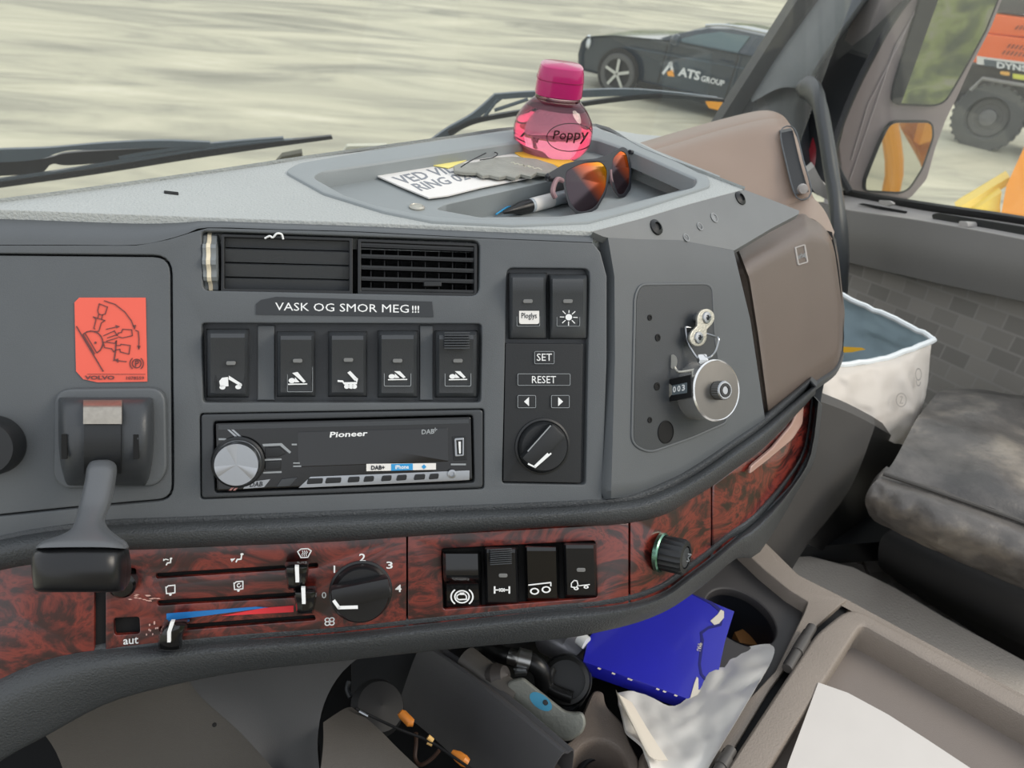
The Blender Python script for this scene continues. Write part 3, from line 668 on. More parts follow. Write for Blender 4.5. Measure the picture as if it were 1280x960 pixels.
icon('small_print', A, qr(562, 577, 584, 584), [('l', [(.1, .5), (.9, .5)], .3)], symg, rad, .0039)

# --- parking brake lever
pb = thing('parking_brake_lever', A(132, 600, 0), 'black T shaped parking brake lever on a rounded housing below the red sticker', 'lever')
plate('mounting_plate', A, rnd([(67, 486), (207, 484), (209, 590), (196, 608), (78, 612), (65, 596)], [22, 22, 12, 16, 14, 12]), dash, pb, th=.004, n=.004, bev=4, bh=.003)
rows = []
for y, n1, xa, xb in ((497, .006, 74, 190), (502, .018, 73, 191), (520, .026, 73, 192), (548, .029, 73, 192), (575, .026, 75, 190), (597, .016, 80, 186), (607, .005, 84, 182)):
    rows.append([A(xa, y, .003), A(xa+2, y, n1*.7), A(xa+12, y, n1), A((xa+xb)/2-20, y, n1), A((xa+xb)/2+20, y, n1), A(xb-12, y, n1), A(xb-2, y, n1*.7), A(xb, y, .003)])
hs = mk('housing', thick(loft_vf(rows, 3, 4), -nA*.002), dashd, pb)
rows = [[A(x, y, n) for x in (104, 128, 152)] for y, n in ((500, .016), (508, .0275), (520, .031), (530, .032))]
mk('worn_steel_band', thick(loft_vf(rows, 2, 4), -nA*.002), mat('worn_metal', '#a09a90', .35, .8, var=.25, vscale=300), pb)
rows = [[A(x, y, n) for x in (105, 128, 151)] for y, n in ((531, .0305), (550, .0315), (575, .029), (592, .021))]
mk('slide_band', thick(loft_vf(rows, 2, 4), -nA*.002), dark, pb)
for x in (80, 170): plate('guide_slot', A, rnd(rect(x-3.5, 543, x+3.5, 574), 1), hole, pb, th=.002, n=.0296)
def LV(x, y, n): return A(x, y, n)
rows = []
for y, n1, xa, xb, t in ((578, .033, 112, 140, .008), (586, .040, 108, 143, .010), (600, .046, 106, 142, .012), (630, .060, 99, 136, .013), (650, .074, 94, 128, .013), (662, .084, 88, 132, .014), (671, .092, 74, 142, .016), (679, .098, 52, 153, .02), (686, .101, 45, 157, .024)):
    rows.append([A(xa, y, n1-t), A(xa+2, y-1, n1-t*.2), A(xa+(xb-xa)*.3, y-2, n1), A(xa+(xb-xa)*.75, y-2, n1), A(xb, y, n1-t*.3), A(xb+1, y, n1-t)])
mk('arm', thick(loft_vf(rows, 3, 4), -nA*.004), mat('lever_grey_plastic', '#56595c', .35, bump=.2, bscale=1400), pb)
hd = [[A(42, 705, .065), A(41, 697, .08), A(48, 685, .088), A(90, 679, .092), A(140, 680, .090), A(156, 687, .084), A(159, 700, .072), A(158, 712, .062)],
      [A(40, 712, .064), A(39, 705, .084), A(44, 694, .096), A(90, 690, .100), A(142, 690, .098), A(157, 697, .088), A(161, 710, .074), A(160, 718, .062)],
      [A(41, 725, .064), A(40, 722, .086), A(46, 718, .1), A(90, 716, .104), A(140, 716, .102), A(155, 718, .092), A(160, 722, .076), A(160, 724, .062)],
      [A(46, 734, .064), A(44, 736, .086), A(48, 738, .096), A(90, 738, .100), A(140, 738, .098), A(153, 738, .09), A(157, 735, .076), A(158, 730, .062)],
      [A(56, 732, .064), A(54, 736, .074), A(56, 740, .084), A(90, 740, .086), A(140, 740, .084), A(148, 739, .078), A(150, 736, .07), A(150, 732, .062)]]
mk('handle_bar', thick(loft_vf(hd, 4, 4), -nA*.006), mat('satin_black_plastic', '#17181a', .3), pb)

# knob at the left edge
mk('left_edge_knob', lathe_vf(A(-8, 556, 0), nA, [(.019, 0), (.0185, .012), (.0165, .016), (0, .0165)], 40), dark, D)

# --- padded rails and wood strips
xr = [-60, 0, 60, 130, 200, 300, 420, 560, 700, 757, 800, 834, 860, 887, 920, 950]
def R4(fa, fb, spec, end):
    rows = []
    for f, n in spec:
        row = [ABC(x, xi(fa, x)*(1-f)+xi(fb, x)*f, n) for x in xr]
        for (xa, ya), (xb, yb) in end: row.append(ABC(xa*(1-f)+xb*f, ya*(1-f)+yb*f, n))
        rows.append(row)
    return rows
mk('upper_rail', thick(loft_vf(R4(U0, U1, ((0, -.004), (.12, .006), (.4, .012), (.75, .010), (.96, .0045), (1, .0008)), [((985, 507), (980, 535)), ((1022, 477), (1019, 493))]), 3, 3), V((0, .012, 0))), rail, D)
mk('lower_rail', thick(loft_vf(R4(L0, L1, ((0, .0008), (.08, .0055), (.28, .011), (.6, .008), (.95, -.002), (1, -.008)), [((990, 606), (998, 612)), ((1012, 566), (1019, 572)), ((1021, 500), (1028, 506))]), 3, 3), V((0, .012, 0))), rail, D)
def strip(name, x0, x1, m=wood, hs=(), extra=(), n=0., **k):
    xx = [x for x in range(int(x0), int(x1), 12)]+[x1]
    out = [(x, xi(U1, x)-1.5) for x in xx]+list(extra)+[(x, xi(L0, x)+.5) for x in reversed(xx)]
    S = ABC
    return plate(name, S, out, m, D, holes=hs, th=.004, n=n, bev=1.2, bh=.0008, **k)
slots = [rnd([(195, 717), (387, 705), (397, 704), (397, 710), (195, 723)], 2.5), rnd([(197, 751), (385, 740), (385, 746), (197, 757)], 2.5), rnd([(200, 783), (393, 769), (395, 775), (200, 790)], 2.5)]
sqh = rnd([(142, 773), (174, 771), (175, 792), (143, 794)], 4); sqh2 = rnd([(138, 712), (170, 710), (168, 738), (142, 740)], 5)
strip('burl_trim_panel', -60, 118, label='burl trim panel left of the heater controls')
ht = strip('burl_trim_panel', 132, 508, hs=slots+[sqh, sqh2], label='burl trim panel with heater controls')
plate('trim_gap', ABC, [(116, 690), (134, 688), (134, 812), (118, 814)], hole, D, th=.003, n=-.003)
swh = rnd([(552, 686), (744, 676), (747, 747), (554, 762)], 4)
strip('burl_trim_panel', 510, 786, hs=[swh], label='burl trim panel round the four lower switches')
strip('burl_trim_panel', 788, 889, label='burl trim corner panel round the socket')
S_ = ABC
out = [(x, xi(U1, x)-1) for x in (891, 905, 920, 935, 950)]+[(980, 534), (1005, 508), (1018, 494), (1020, 520), (1012, 565), (990, 606)]+[(x, xi(L0, x)+1) for x in (950, 930, 910, 891)]
plate('burl_trim_panel', ABC, out, wood, D, th=.004, n=0, bev=2, bh=.001, label='burl trim panel curving away at the right end')
mk('strip_backing', loft_vf(R4(U1, L0, ((-.05, -.006), (1.05, -.006)), [((985, 540), (985, 600)), ((1016, 500), (1016, 560))]), 3, 3), hole, D)
pl2 = [(x, y) for x, y in ((927, 560), (960, 535), (1010, 500), (1004, 528), (985, 548), (955, 575), (925, 590))]
plate('painted_trim_reflection', ABC, rnd([(938, 583), (965, 560), (990, 530), (1000, 506), (1006, 503), (1004, 530), (992, 549), (962, 574), (936, 594)], 5), mat('trim_reflection_tint', '#a5857a', .2, coat=.6), D, th=.003, n=.003, bev=2)  # pinkish reflection on the burl trim, added as a coloured plate

# heater controls
for q, wh in (((357, 702, 385, 737), (371, 378, 708, 728)), ((368, 733, 395, 768), (379, 385, 735, 755))):
    s_ = mk('heater_slider', thick(loft_vf([[A(q[0]+1, q[1], .0), A(q[0]+2, q[1]+1, .012), A(q[2]-2, q[1], .012), A(q[2]-1, q[1], 0)], [A(q[0], q[1]+6, .004), A(q[0]+1, q[1]+8, .022), A(q[2]-1, q[1]+7, .022), A(q[2], q[1]+6, .004)],
        [A(q[0]+2, q[1]+18, .004), A(q[0]+3, q[1]+20, .02), A(q[2]-3, q[1]+20, .02), A(q[2], q[1]+18, .004)], [A(q[0]+4, q[3]-4, .002), A(q[0]+4, q[3]-2, .018), A(q[2]-5, q[3]-3, .018), A(q[2]-3, q[3]-4, .002)], [A(q[0]+5, q[3], -.002), A(q[0]+5, q[3], .01), A(q[2]-6, q[3]-1, .01), A(q[2]-4, q[3], -.002)]], 3, 3), -nA*.001), gloss, D)
    plate('white_line', A, [(wh[0]-2.5, wh[2]), (wh[0]+2.5, wh[2]), (wh[0]+3, wh[3]), (wh[0]-1.5, wh[3])], sym, s_, th=.004, n=.0262)
s_ = mk('heater_slider', thick(loft_vf([[A(207, 774, .0), A(212, 776, .012), A(234, 775, .012), A(238, 774, 0)], [A(203, 780, .004), A(209, 782, .022), A(232, 782, .022), A(237, 780, .004)],
    [A(199, 794, .004), A(200, 797, .022), A(224, 797, .022), A(230, 792, .004)], [A(199, 806, .002), A(200, 811, .018), A(224, 811, .018), A(228, 803, .002)], [A(201, 810, -.002), A(202, 814, .01), A(222, 813, .01), A(225, 808, -.002)]], 3, 3), -nA*.001), gloss, D)
plate('white_line', A, [(213, 777), (218, 777), (213.5, 791), (213, 803), (209, 803), (209, 790)], sym, s_, th=.004, n=.0262)
plate('cold_wedge', A, [(208, 767), (320, 758.5), (335, 759.5), (208, 776)], mat('print_blue', '#1f6fb4', .5), D, th=.0006, n=.0005, label='blue temperature wedge')
plate('hot_wedge', A, [(277, 770), (330, 760), (367, 757), (367, 765)], mat('print_red', '#d8323a', .5), D, th=.0006, n=.0006, label='red temperature wedge')
text('print_text', A, [(154, 798), (173, 796), (173, 804.5), (154, 806)], 'aut', sym, D, .0006, bold=.01)
seat_ic = [('l', [(.2, .2), (.5, .35)], .1), ('p', [(.0, .15), (.0, .45), (.22, .3)]), ('c', .75, .2, .12), ('l', [(.72, .35), (.7, .7), (.4, .72), (.3, .95)], .16)]
icon('air_flow_symbol', A, [(204, 697), (217, 696), (217, 706), (204, 707)], seat_ic, sym, D, .0006)
icon('air_flow_symbol', A, [(288, 692), (305, 691), (305, 702), (288, 703)], [('l', [(.1, .9), (.3, .6)], .1), ('p', [(.0, .6), (.25, .6), (.1, 1)]), ('c', .85, .15, .12), ('l', [(.82, .3), (.78, .7), (.5, .72), (.42, .98)], .16)], sym, D, .0006)
cab_ic = [('l', [(.1, .2), (.15, .8), (.35, .8), (.6, .8), (.9, .78), (.9, .1), (.3, .12), (.1, .3)], .1), ('c', .5, .9, .12)]
icon('recirculation_symbol', A, [(206, 731), (220, 730), (220, 744), (206, 745)], cab_ic, sym, D, .0006)
icon('recirculation_symbol', A, [(291, 726), (305, 725), (305, 739), (291, 740)], cab_ic+[('r', .55, .45, .2, .08, 0, 300)], sym, D, .0006)
icon('defrost_symbol', A, [(372, 686), (389, 685), (389, 697), (372, 698)], [('l', [(0, .3), (.25, .05), (.75, .05), (1, .3), (.75, .95), (.25, .95), (0, .3)], .12)]+[('l', [(x, .25), (x+.06, .45), (x-.04, .6), (x, .8)], .07) for x in (.35, .5, .65)], sym, D, .0006)
for s, q in (('0', (402, 740, 408, 748)), ('1', (417, 707, 419, 716)), ('2', (449, 692, 457, 702)), ('3', (483, 702, 491, 711)), ('4', (494, 731, 502, 740))): text('scale_number', A, qr(*q), s, sym, D, .0006, bold=.015)
pr = []
for k in range(4): an = math.pi*(.25+k/2); pr += [('r', .5+.25*math.cos(an), .5+.25*math.sin(an), .22, .09, 0, 360)]
icon('fan_symbol', A, [(404, 771), (420, 770), (420, 783), (404, 784)], pr, sym, D, .0006)
c = A(451, 739, 0); rr = 38*A.dep(451, 739)/F
kb = mk('fan_knob', lathe_vf(c, nA, [(rr*1.03, -.001), (rr*1.03, .0015), (rr*.96, .002), (rr*.93, .008), (rr*.86, .010), (0, .0105)], 48), mat('satin_black_plastic', '#17181a', .3), D, label='round black fan speed knob')
bar('grip_bar', A, 451, 739, .014, 8, rr*.93, rr*.34, .0065, mat('satin_black_plastic', '#17181a', .3), kb, .003)
icon('pointer_mark', A, qr(417, 735, 450, 765), [('l', [(.02, .55), (.2, .82), (.88, .8)], .14)], sym, kb, .0208)
# worn patches of the trim
random.seed(3)
pr = []
for k in range(16):
    x, y = random.random(), random.random(); pr.append(('p', [(x, y), (x+.10, y-.05), (x+.16, y+.06), (x+.05, y+.12)]))
icon('worn_patch', A, [(156, 742), (196, 744), (194, 752), (160, 750)], pr, mat('wear_pink', '#d9b0a6', .6), D, .0005, th=.0001)
icon('worn_patch', A, [(182, 776), (198, 776), (194, 794), (182, 796)], pr[:9], mat('wear_pink', '#d9b0a6', .6), D, .0005, th=.0001)
mk('left_push_button', lathe_vf(A(158, 725, -.004), nA, [(.0085, 0), (.0085, .012), (.007, .014), (0, .0145)], 24), gloss, D)

# lower four switches
plate('switch_bay_back', A, rect(548, 670, 750, 766), hole, D, th=.002, n=-.014)
P_ = [(0, 0.), (.02, .5), (.06, .95), (.12, 1.), (.42, .98), (.5, .82), (.54, .62), (.6, .5), (.8, .42), (.94, .36), (.985, .25), (1, 0.)]
P2 = [(0, 0.), (.02, .5), (.06, .85), (.12, .9), (.4, .78), (.6, .66), (.8, .55), (.94, .48), (.985, .3), (1, 0.)]
eng = [('r', .5, .5, .32, .06, 0, 360), ('r', .5, .5, .47, .06, 130, 230), ('r', .5, .5, .47, .06, -50, 50), ('l', [(.3, .45), (.38, .38), (.62, .38), (.68, .48), (.68, .62), (.38, .64), (.3, .58), (.3, .45)], .06), ('l', [(.42, .32), (.58, .32)], .05)]
axl = [('l', [(.1, .2), (.1, .8)], .16), ('l', [(.9, .2), (.9, .8)], .16), ('l', [(.1, .5), (.9, .5)], .1), ('p', [(.5, .3), (.62, .5), (.5, .7), (.38, .5)]), ('l', [(.36, .36), (.64, .64)], .07), ('l', [(.36, .64), (.64, .36)], .07)]
rol = [('r', .25, .72, .2, .07, 0, 360), ('r', .75, .62, .2, .07, 0, 360), ('l', [(.0, .35), (.95, .2), (.95, .4)], .07)]
trk = [('l', [(.05, .35), (.2, .1), (.35, .15), (.4, .5), (.3, .7), (.05, .65), (.05, .35)], .08), ('r', .3, .78, .13, .07, 0, 360), ('l', [(.45, .55), (1, .45)], .07), ('r', .82, .66, .13, .07, 0, 360)]
for i, (a, b, c_, d, lab, ic, q, pp, mm) in enumerate(((552, 688, 602, 762, 'glossy rocker switch with engine brake symbol', eng, (562, 733, 593, 759), P_, gloss), (604, 682, 648, 757, 'rocker switch with ribbed top and axle symbol', axl, (616, 731, 639, 744), P2, mat('satin_black_plastic', '#17181a', .3)),
        (654, 680, 699, 752, 'glossy rocker switch with two rollers symbol', rol, (661, 724, 690, 745), P2, gloss), (703, 677, 746, 748, 'rocker switch with coupled truck symbol', trk, (713, 724, 737, 739), P2, mat('satin_black_plastic', '#17181a', .3)))):
    r = rocker(a, b, c_, d, lab, hi=.014, base=-.012, m=mm, lean=2, prof=pp)
    nn = .0050 if i == 0 else .0048
    icon('symbol', A, qr(*q), ic, sym, r, nn)
    if i in (1, 3): cx = (q[0]+q[2])/2+2; plate('indicator_lamp', A, rnd(rect(cx-6, q[1]-14, cx+5, q[1]-9), 2.4), mat('lamp_lens', '#6e6f6e', .3), r, th=.001, n=.0076, bev=.6)
    if i == 1:
        for k in range(8): mk('grip_rib', box_vf(A(626, 686.5+k*2.6, .0125), XW*.008, nA.cross(XW)*.0004, nA*.001, .0003), dashd, r)
# socket in the corner
NB = nB
c = ABC(824, 690, -.002); ax = (nB*.8+V((.45, -.1, -.05))).normalized()
mk('socket_ring', lathe_vf(c, ax, [(.0155, 0), (.0158, .003), (.0145, .004), (.013, .003)], 40), mat('green_chrome', '#6d9482', .25, .9), D, label='greenish metal ring')
sk = mk('power_socket_plug', lathe_vf(c, ax, [(.0128, .002), (.0135, .004), (.0135, .020), (.0125, .022), (.009, .0225), (.009, .0205), (0, .0205)], 60, 20, .03, (1, 2)), dark, D, label='knurled round plug in the corner trim')
mk('centre_cap', lathe_vf(c+ax*.0206, ax, [(.0082, 0), (.0078, .0015), (0, .002)], 30), dashd, sk)
uu = ax.orthogonal().normalized(); ww = ax.cross(uu)
mk('lamp_mark', tube_vf(spl([c+ax*.0228+V((0, 0, .004)), c+ax*.0228+V((.003, 0, .003)), c+ax*.0228+V((.001, 0, 0)), c+ax*.0228+V((.003, 0, -.004)), c+ax*.0228+V((-.002, 0, -.003))], 3), .0004, 5), symg, sk)

# --- counter module (turned section right of the seam)
crease = [(741, 290), (757, 297), (800, 299), (850, 300), (918, 313)]
mk('module_top', thick(coons_vf(TBB, [(741, 289.5), (800, 274), (860, 256), (930, 237)], crease, [(741, 289.5), (741, 290)], [(930, 237), (965, 250), (1003, 265), (965, 285), (918, 313)], 26, 20), (0, .003, -.006)), mat('dash_module_top', '#6a6d6e', .45, bump=.4, bscale=1200, var=.12, vscale=25), D)
insr = rnd([(800, 354), (893, 353), (896, 420), (912, 529), (866, 549), (812, 568), (789, 556), (793, 370)], [14, 14, 10, 8, 10, 12, 14, 10])
mf = coons_vf(TBB, [(755, 297), (800, 299), (850, 300), (917, 313)], [(757, 624), (800, 620), (850, 602), (887, 578), (957, 529)], [(755, 297), (763, 345), (763, 450), (757, 624)], [(917, 313), (938, 400), (957, 529)], 34, 34, lambda u, v: -.004*max(0, 1-u/.03)**2-.004*max(0, (v-.97)/.03))
mk('module_face', thick(mf, -nB*.006), dash, D)
class Off:
    def __init__(s, S, N): s.S = S; s.N = N
    def __call__(s, x, y, n=0.): return s.S(x, y, n)
Bx = Off(TBB, nB)
plate('recess_outline', Bx, insr, dash, D, holes=[inset(insr if area(insr) > 0 else insr[::-1], 3.2)], th=.001, n=.0012, bev=1.3)
plate('recess_panel', Bx, inset(insr if area(insr) > 0 else insr[::-1], 3.0), dashd, D, th=.001, n=.0006)
for x, y, r in ((812, 397, 2.6), (822, 422, 3.2), (821, 483, 3.6), (812, 525, 2.6)):
    mk('screw_hole', lathe_vf(B(x, y, .0006), nB, [(r*.0009, 0), (r*.0009, .0006), (r*.00055, .0007), (r*.0005, .0002), (0, .0002)], 18), hole, D)
mk('cable_hole', lathe_vf(B(832, 540, .0006), nB, [(.0092, 0), (.0092, .0006), (.0085, .0008), (.0084, .0002), (0, .0002)], 32), hole, D, label='large round black hole')

# pod with lid at the right
def edge(u, v): return -.028*max(0, 1-v/.16)**2-.03*max(0, (u-.90)/.10)**2-.012*max(0, (v-.88)/.12)**2-.006*max(0, 1-u/.04)**2
podv = coons_vf(Off(C, nC), [(919, 311), (945, 296), (1003, 267), (1022, 272), (1040, 286)], [(959, 525), (985, 509), (1020, 483), (1042, 465), (1053, 445)], [(919, 311), (934, 350), (945, 420), (959, 525)], [(1040, 286), (1048, 320), (1056, 390), (1053, 445)], 40, 34, edge)
mk('side_pod_lid', thick(podv, -nC*.02), lidm, D, label='rounded pod at the right end with warm glow painted into its colour')
lo = rnd([(994, 309), (1007, 305), (1011, 328), (998, 332)], 2)
plate('pod_emblem_frame', Off(C, nC), lo, doorl, D, holes=[inset(lo if area(lo) > 0 else lo[::-1], 1.6)], th=.002, n=.0012, bev=.6)
text('pod_emblem_text', Off(C, nC), [(997, 318), (1006, 314), (1008, 322), (999, 326)], 'airbag', symg, D, .0012)
mk('pod_lower_return', thick(loft_vf([[ABC(957, 527, -.002), ABC(990, 505, -.002), ABC(1022, 480, -.002), Pd(1045, 462, .86), Pd(1055, 440, .9)], [ABC(957, 533, -.02), ABC(990, 511, -.02), ABC(1022, 486, -.02), Pd(1045, 468, .9), Pd(1055, 446, .95)]], 4, 2), (0, .01, -.003)), dash, D)
mk('end_cheek', thick(loft_vf([[Pd(1040, 290, .88), Pd(1050, 350, .9), Pd(1054, 440, .93), Pd(1030, 480, .9), Pd(1020, 560, .86)], [Pd(1045, 300, 1.02), Pd(1052, 360, 1.05), Pd(1050, 440, 1.05), Pd(1026, 480, 1.02), Pd(1012, 560, 1.0)]], 4, 3), (-.01, .01, 0)), dashd, D)
# far passenger section of the dash
bp_top = [(795, 188), (870, 166), (945, 144), (965, 142), (985, 150)]
bp = [[Pd(790, 190, .98), Pd(850, 172, 1.0), Pd(910, 155, 1.02), Pd(958, 145, 1.03), Pd(984, 152, 1.02), Pd(996, 172, 1.0)],
      [Pd(795, 194, .93), Pd(855, 180, .95), Pd(915, 166, .97), Pd(962, 157, .98), Pd(985, 164, .98), Pd(1001, 188, .97)],
      [Pd(800, 200, .91), Pd(860, 196, .93), Pd(915, 192, .95), Pd(962, 190, .955), Pd(990, 196, .955), Pd(1008, 214, .95)],
      [Pd(800, 212, .90), Pd(860, 218, .92), Pd(915, 225, .93), Pd(962, 228, .94), Pd(994, 232, .94), Pd(1014, 240, .94)],
      [Pd(800, 240, .90), Pd(860, 245, .91), Pd(920, 262, .92), Pd(975, 272, .92), Pd(1010, 274, .92), Pd(1026, 262, .93)]]
mk('passenger_dash_hood', thick(loft_vf(bp, 5, 5), (0.01, .03, 0)), tan, D, label='rounded hood on the passenger side with warm glow painted into its colour')
fr = thick(loft_vf([[Pd(960, 262, .90), Pd(990, 255, .92), Pd(1012, 246, .93), Pd(1030, 262, .93), Pd(1043, 290, .9)], [Pd(950, 285, .84), Pd(985, 276, .86), Pd(1010, 272, .87), Pd(1028, 282, .88), Pd(1040, 300, .88)]], 4, 3), (0, .02, -.02))
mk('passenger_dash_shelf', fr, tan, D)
V4 = [[Pd(x, y, d) for x, y, d in r] for r in (((976, 166, .963), (991, 163, .965)), ((982, 200, .945), (1000, 202, .948)), ((994, 243, .925), (1011, 240, .93)))]
sv = mk('side_vent', thick(loft_vf(V4, 1, 3), (.004, .012, 0)), dark, D, label='tall black demister vent in the passenger hood')
for k in range(0):
    t = (k+.5)/9; x0 = 978+18*t; y0 = 168+72*t; d0 = .955-.032*t; mk('vent_fin', thick(([Pd(x0+1, y0, d0), Pd(x0+13+3*t, y0-2, d0+.002), Pd(x0+13+3*t, y0+1, d0+.002), Pd(x0+1, y0+3, d0)], [(0, 1, 2, 3)]), (.001, .004, 0)), hole, sv)
mk('vent_knob', lathe_vf(Pd(1003, 236, .92), V((-.3, -.9, .2)), [(.006, 0), (.005, .006), (0, .0065)], 16), doorl, sv)
mk('vent_frame', tube_vf(spl([Pd(976, 164, .96), Pd(993, 161, .962), Pd(1004, 200, .945), Pd(1014, 241, .925), Pd(996, 247, .92), Pd(983, 205, .942)], 4, True), .0009, 6, True), dash, sv)

# --- top pad with recessed tray
tray_h = rnd([(391, 221), (402, 214), (520, 196), (640, 178), (742, 172), (792, 189), (872, 224), (868, 233), (760, 262), (700, 272), (600, 274), (535, 269), (470, 256), (430, 243)], [6, 6, 0, 0, 8, 8, 8, 6, 0, 0, 0, 0, 0, 0])
rim_o = rnd([(356, 214), (372, 203), (470, 186), (560, 173), (640, 163), (742, 158), (800, 178), (886, 221), (889, 232), (800, 260), (735, 277), (640, 281), (540, 276), (480, 264), (405, 241)], [6, 8, 0, 0, 0, 8, 8, 6, 6, 0, 0, 0, 0, 0, 0])
pad_o = [(-100, 258), (-60, 256), (0, 252), (120, 234), (240, 219), (340, 205), (385, 197), (470, 186), (560, 172.5), (640, 161), (745, 157), (800, 186), (880, 217)]+[(930, 236.5), (860, 255.5), (800, 273.5), (741, 289)]+[(x, xi(seam, x)) for x in (670, 600, 520, 440, 350, 260, 170, 90, 0, -60)]+[(-100, 261)]
plate('top_pad', T, pad_o, pad, D, holes=[inset(rim_o if area(rim_o) > 0 else rim_o[::-1], 1.2)], th=.02, n=0, bev=1, bh=.001)
plate('tray_rim', T, rim_o, tray, D, holes=[tray_h], th=.016, n=.0022, bev=2.2, bh=.002)
bin_o = rnd([(545, 261), (560, 254), (640, 236), (700, 222), (775, 202), (800, 197), (868, 226), (862, 234), (760, 261), (700, 270), (600, 271)], [5, 6, 0, 0, 0, 8, 7, 6, 0, 0, 5])
T1 = Zs(zT-.012)
plate('tray_floor', T1, [(378, 226), (400, 205), (640, 168), (750, 160), (890, 215), (895, 240), (760, 272), (600, 280), (520, 276), (420, 250)], tray, D, holes=[bin_o], th=.024, n=0, bev=1.5, bh=.001)
T2 = Zs(zT-.032)
plate('bin_floor', T2, [(530, 275), (620, 225), (800, 180), (900, 220), (880, 250), (700, 290)], tray, D, th=.003)
for S, x, y, r in ((T1, 521, 260, .0062), ):
    mk('screw_cap', lathe_vf(S(x, y, 0), ZV, [(r, 0), (r, .0012), (r*.8, .0022), (r*.72, .0016), (0, .0018)], 24), zinc, D)
for x, y, S in ((820, 284, TB), (925, 248, TB)):
    p = TBB(x, y, 0); mk('screw_cap', lathe_vf(p, nTB, [(.0068, -.001), (.0066, .001), (.0035, .0026), (.0033, .0008), (0, .0008)], 24), dark, D)
plate('pad_clip_slot', T, rnd([(205, 238), (223, 240), (223, 243), (205, 241)], 1), hole, D, th=.001, n=.0006)
for x, y, r in ((858, 297, 4), (875, 283, 4), (893, 272, 5)):
    p = TBB(x, y, .0004); c0 = lathe_vf(p, nTB, [(r*.0009, 0), (r*.0009, .0003), (r*.0007, .0003), (r*.0007, 0)], 18); mk('ring_stain', c0, mat('ring_stain', '#85888a', .5), D)
# skirt dropping behind the pad crest
sk_ = [(-100, 258), (0, 252.5), (240, 219.5), (385, 197.5), (560, 173), (640, 161.5), (745, 157.5), (800, 186.5), (880, 217.5), (930, 236.6)]
rows = [[T(*p)+V((0, .0005, -.001)) for p in sk_], [T(*p)+V((0, .004, -.02)) for p in sk_], [T(*p)+V((0, .06, -.25)) for p in sk_], [T(*p)+V((0, .1, -.58)) for p in sk_]]
mk('rear_skirt', loft_vf(rows, 4, 3), pad, D)
plate('far_pad', Zs(zT-.05), [(700, 150), (740, 158), (800, 168), (850, 172), (880, 215), (780, 215), (700, 200)], pad, D, th=.1)
# knee panels beneath the lower rail
def K(x, y, d): return Pd(x, y, d)
mk('knee_panel', thick(loft_vf([[K(228, 835, .60), K(300, 825, .60), K(380, 815, .61), K(470, 806, .62)], [K(250, 870, .62), K(310, 866, .63), K(365, 860, .63), K(428, 840, .635)], [K(300, 915, .64), K(335, 912, .65), K(370, 905, .65), K(405, 880, .65)], [K(350, 970, .66), K(365, 970, .67), K(380, 970, .67), K(397, 925, .66)], [K(390, 1010, .68), K(394, 1010, .68), K(396, 1010, .68), K(400, 970, .67)]], 4, 4), (0, .02, 0)), mat('knee_plastic', '#4b4c4e', .6, bump=.3, bscale=900, var=.08), D)
mk('knee_panel', thick(loft_vf([[K(40, 900, .62), K(130, 870, .61), K(232, 835, .605)], [K(70, 940, .66), K(170, 900, .65), K(255, 875, .63)], [K(90, 1000, .7), K(200, 960, .69), K(305, 918, .65)], [K(100, 1060, .72), K(220, 1040, .72), K(392, 1012, .69)]], 5, 5), (0, .02, 0)), mat('knee_plastic_warm', '#5b5854', .6, bump=.5, bscale=700, var=.12), D)
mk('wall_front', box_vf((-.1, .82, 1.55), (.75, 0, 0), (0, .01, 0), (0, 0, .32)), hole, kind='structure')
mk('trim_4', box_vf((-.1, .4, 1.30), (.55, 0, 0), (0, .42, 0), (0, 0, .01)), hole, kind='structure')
mk('panel_stud', lathe_vf(K(268, 906, .625), -ray(268, 906).normalized(), [(.0018, -.002), (.0016, .002), (0, .0025)], 12), hole, D)
mk('side_cheek', thick(loft_vf([[K(1020, 500, .9), K(1060, 515, 1.0), K(1094, 532, 1.08)], [K(990, 580, .93), K(1030, 600, 1.02), K(1062, 612, 1.1)], [K(935, 650, .93), K(985, 670, 1.02), K(1010, 680, 1.12)], [K(930, 700, .97), K(960, 715, 1.05), K(985, 720, 1.15)]], 4, 4), (.01, .02, 0)), mat('cheek_plastic', '#4c4b4a', .45, bump=.3, bscale=900, var=.08), D, label='tapering grey side cheek of the footwell')
mk('side_cheek_return', thick(loft_vf([[K(1092, 531, 1.08), K(1140, 560, 1.3)], [K(1060, 612, 1.1), K(1110, 630, 1.3)], [K(1010, 680, 1.12), K(1050, 700, 1.3)]], 4, 4), (.01, .02, 0)), black, D)

# ================================================================== LOOSE THINGS ON THE DASH
# tally counter on a chain link
tc_t = thing('tally_counter', B(880, 500, .01), 'round chrome hand tally counter reading 003 hanging on the dash panel', 'counter')
vv = -ray(896, 488).normalized()
_xp = (XW-vv*XW.dot(vv)).normalized(); axc = (vv*.72+_xp*.69).normalized()
dC = B.dep(880, 488)-.028
cF = Pd(896, 488, dC); rC = 39*dC/F
mk('case', lathe_vf(cF, axc, [(0, -.043), (rC*.80, -.043), (rC*.92, -.040), (rC*.96, -.035), (rC*.96, -.003), (rC*1.0, -.0025), (rC*1.0, -.0005), (rC*.96, .0008), (rC*.93, 0)], 56), mat('polished_case', '#e6e6e4', .2, .85), tc_t)
mk('face_disc', lathe_vf(cF, axc, [(rC*.94, -.001), (rC*.94, .0002), (0, .0006)], 56), mat('worn_steel_face', '#716e69', .3, .8, var=.12, vscale=60), tc_t)
kn = mk('reset_knob', lathe_vf(cF+axc*.0006, axc, [(rC*.28, 0), (rC*.30, .0005), (rC*.30, .008), (rC*.27, .0088), (rC*.2, .0088)], 48, 24, .03, (1, 2)), steel, tc_t)
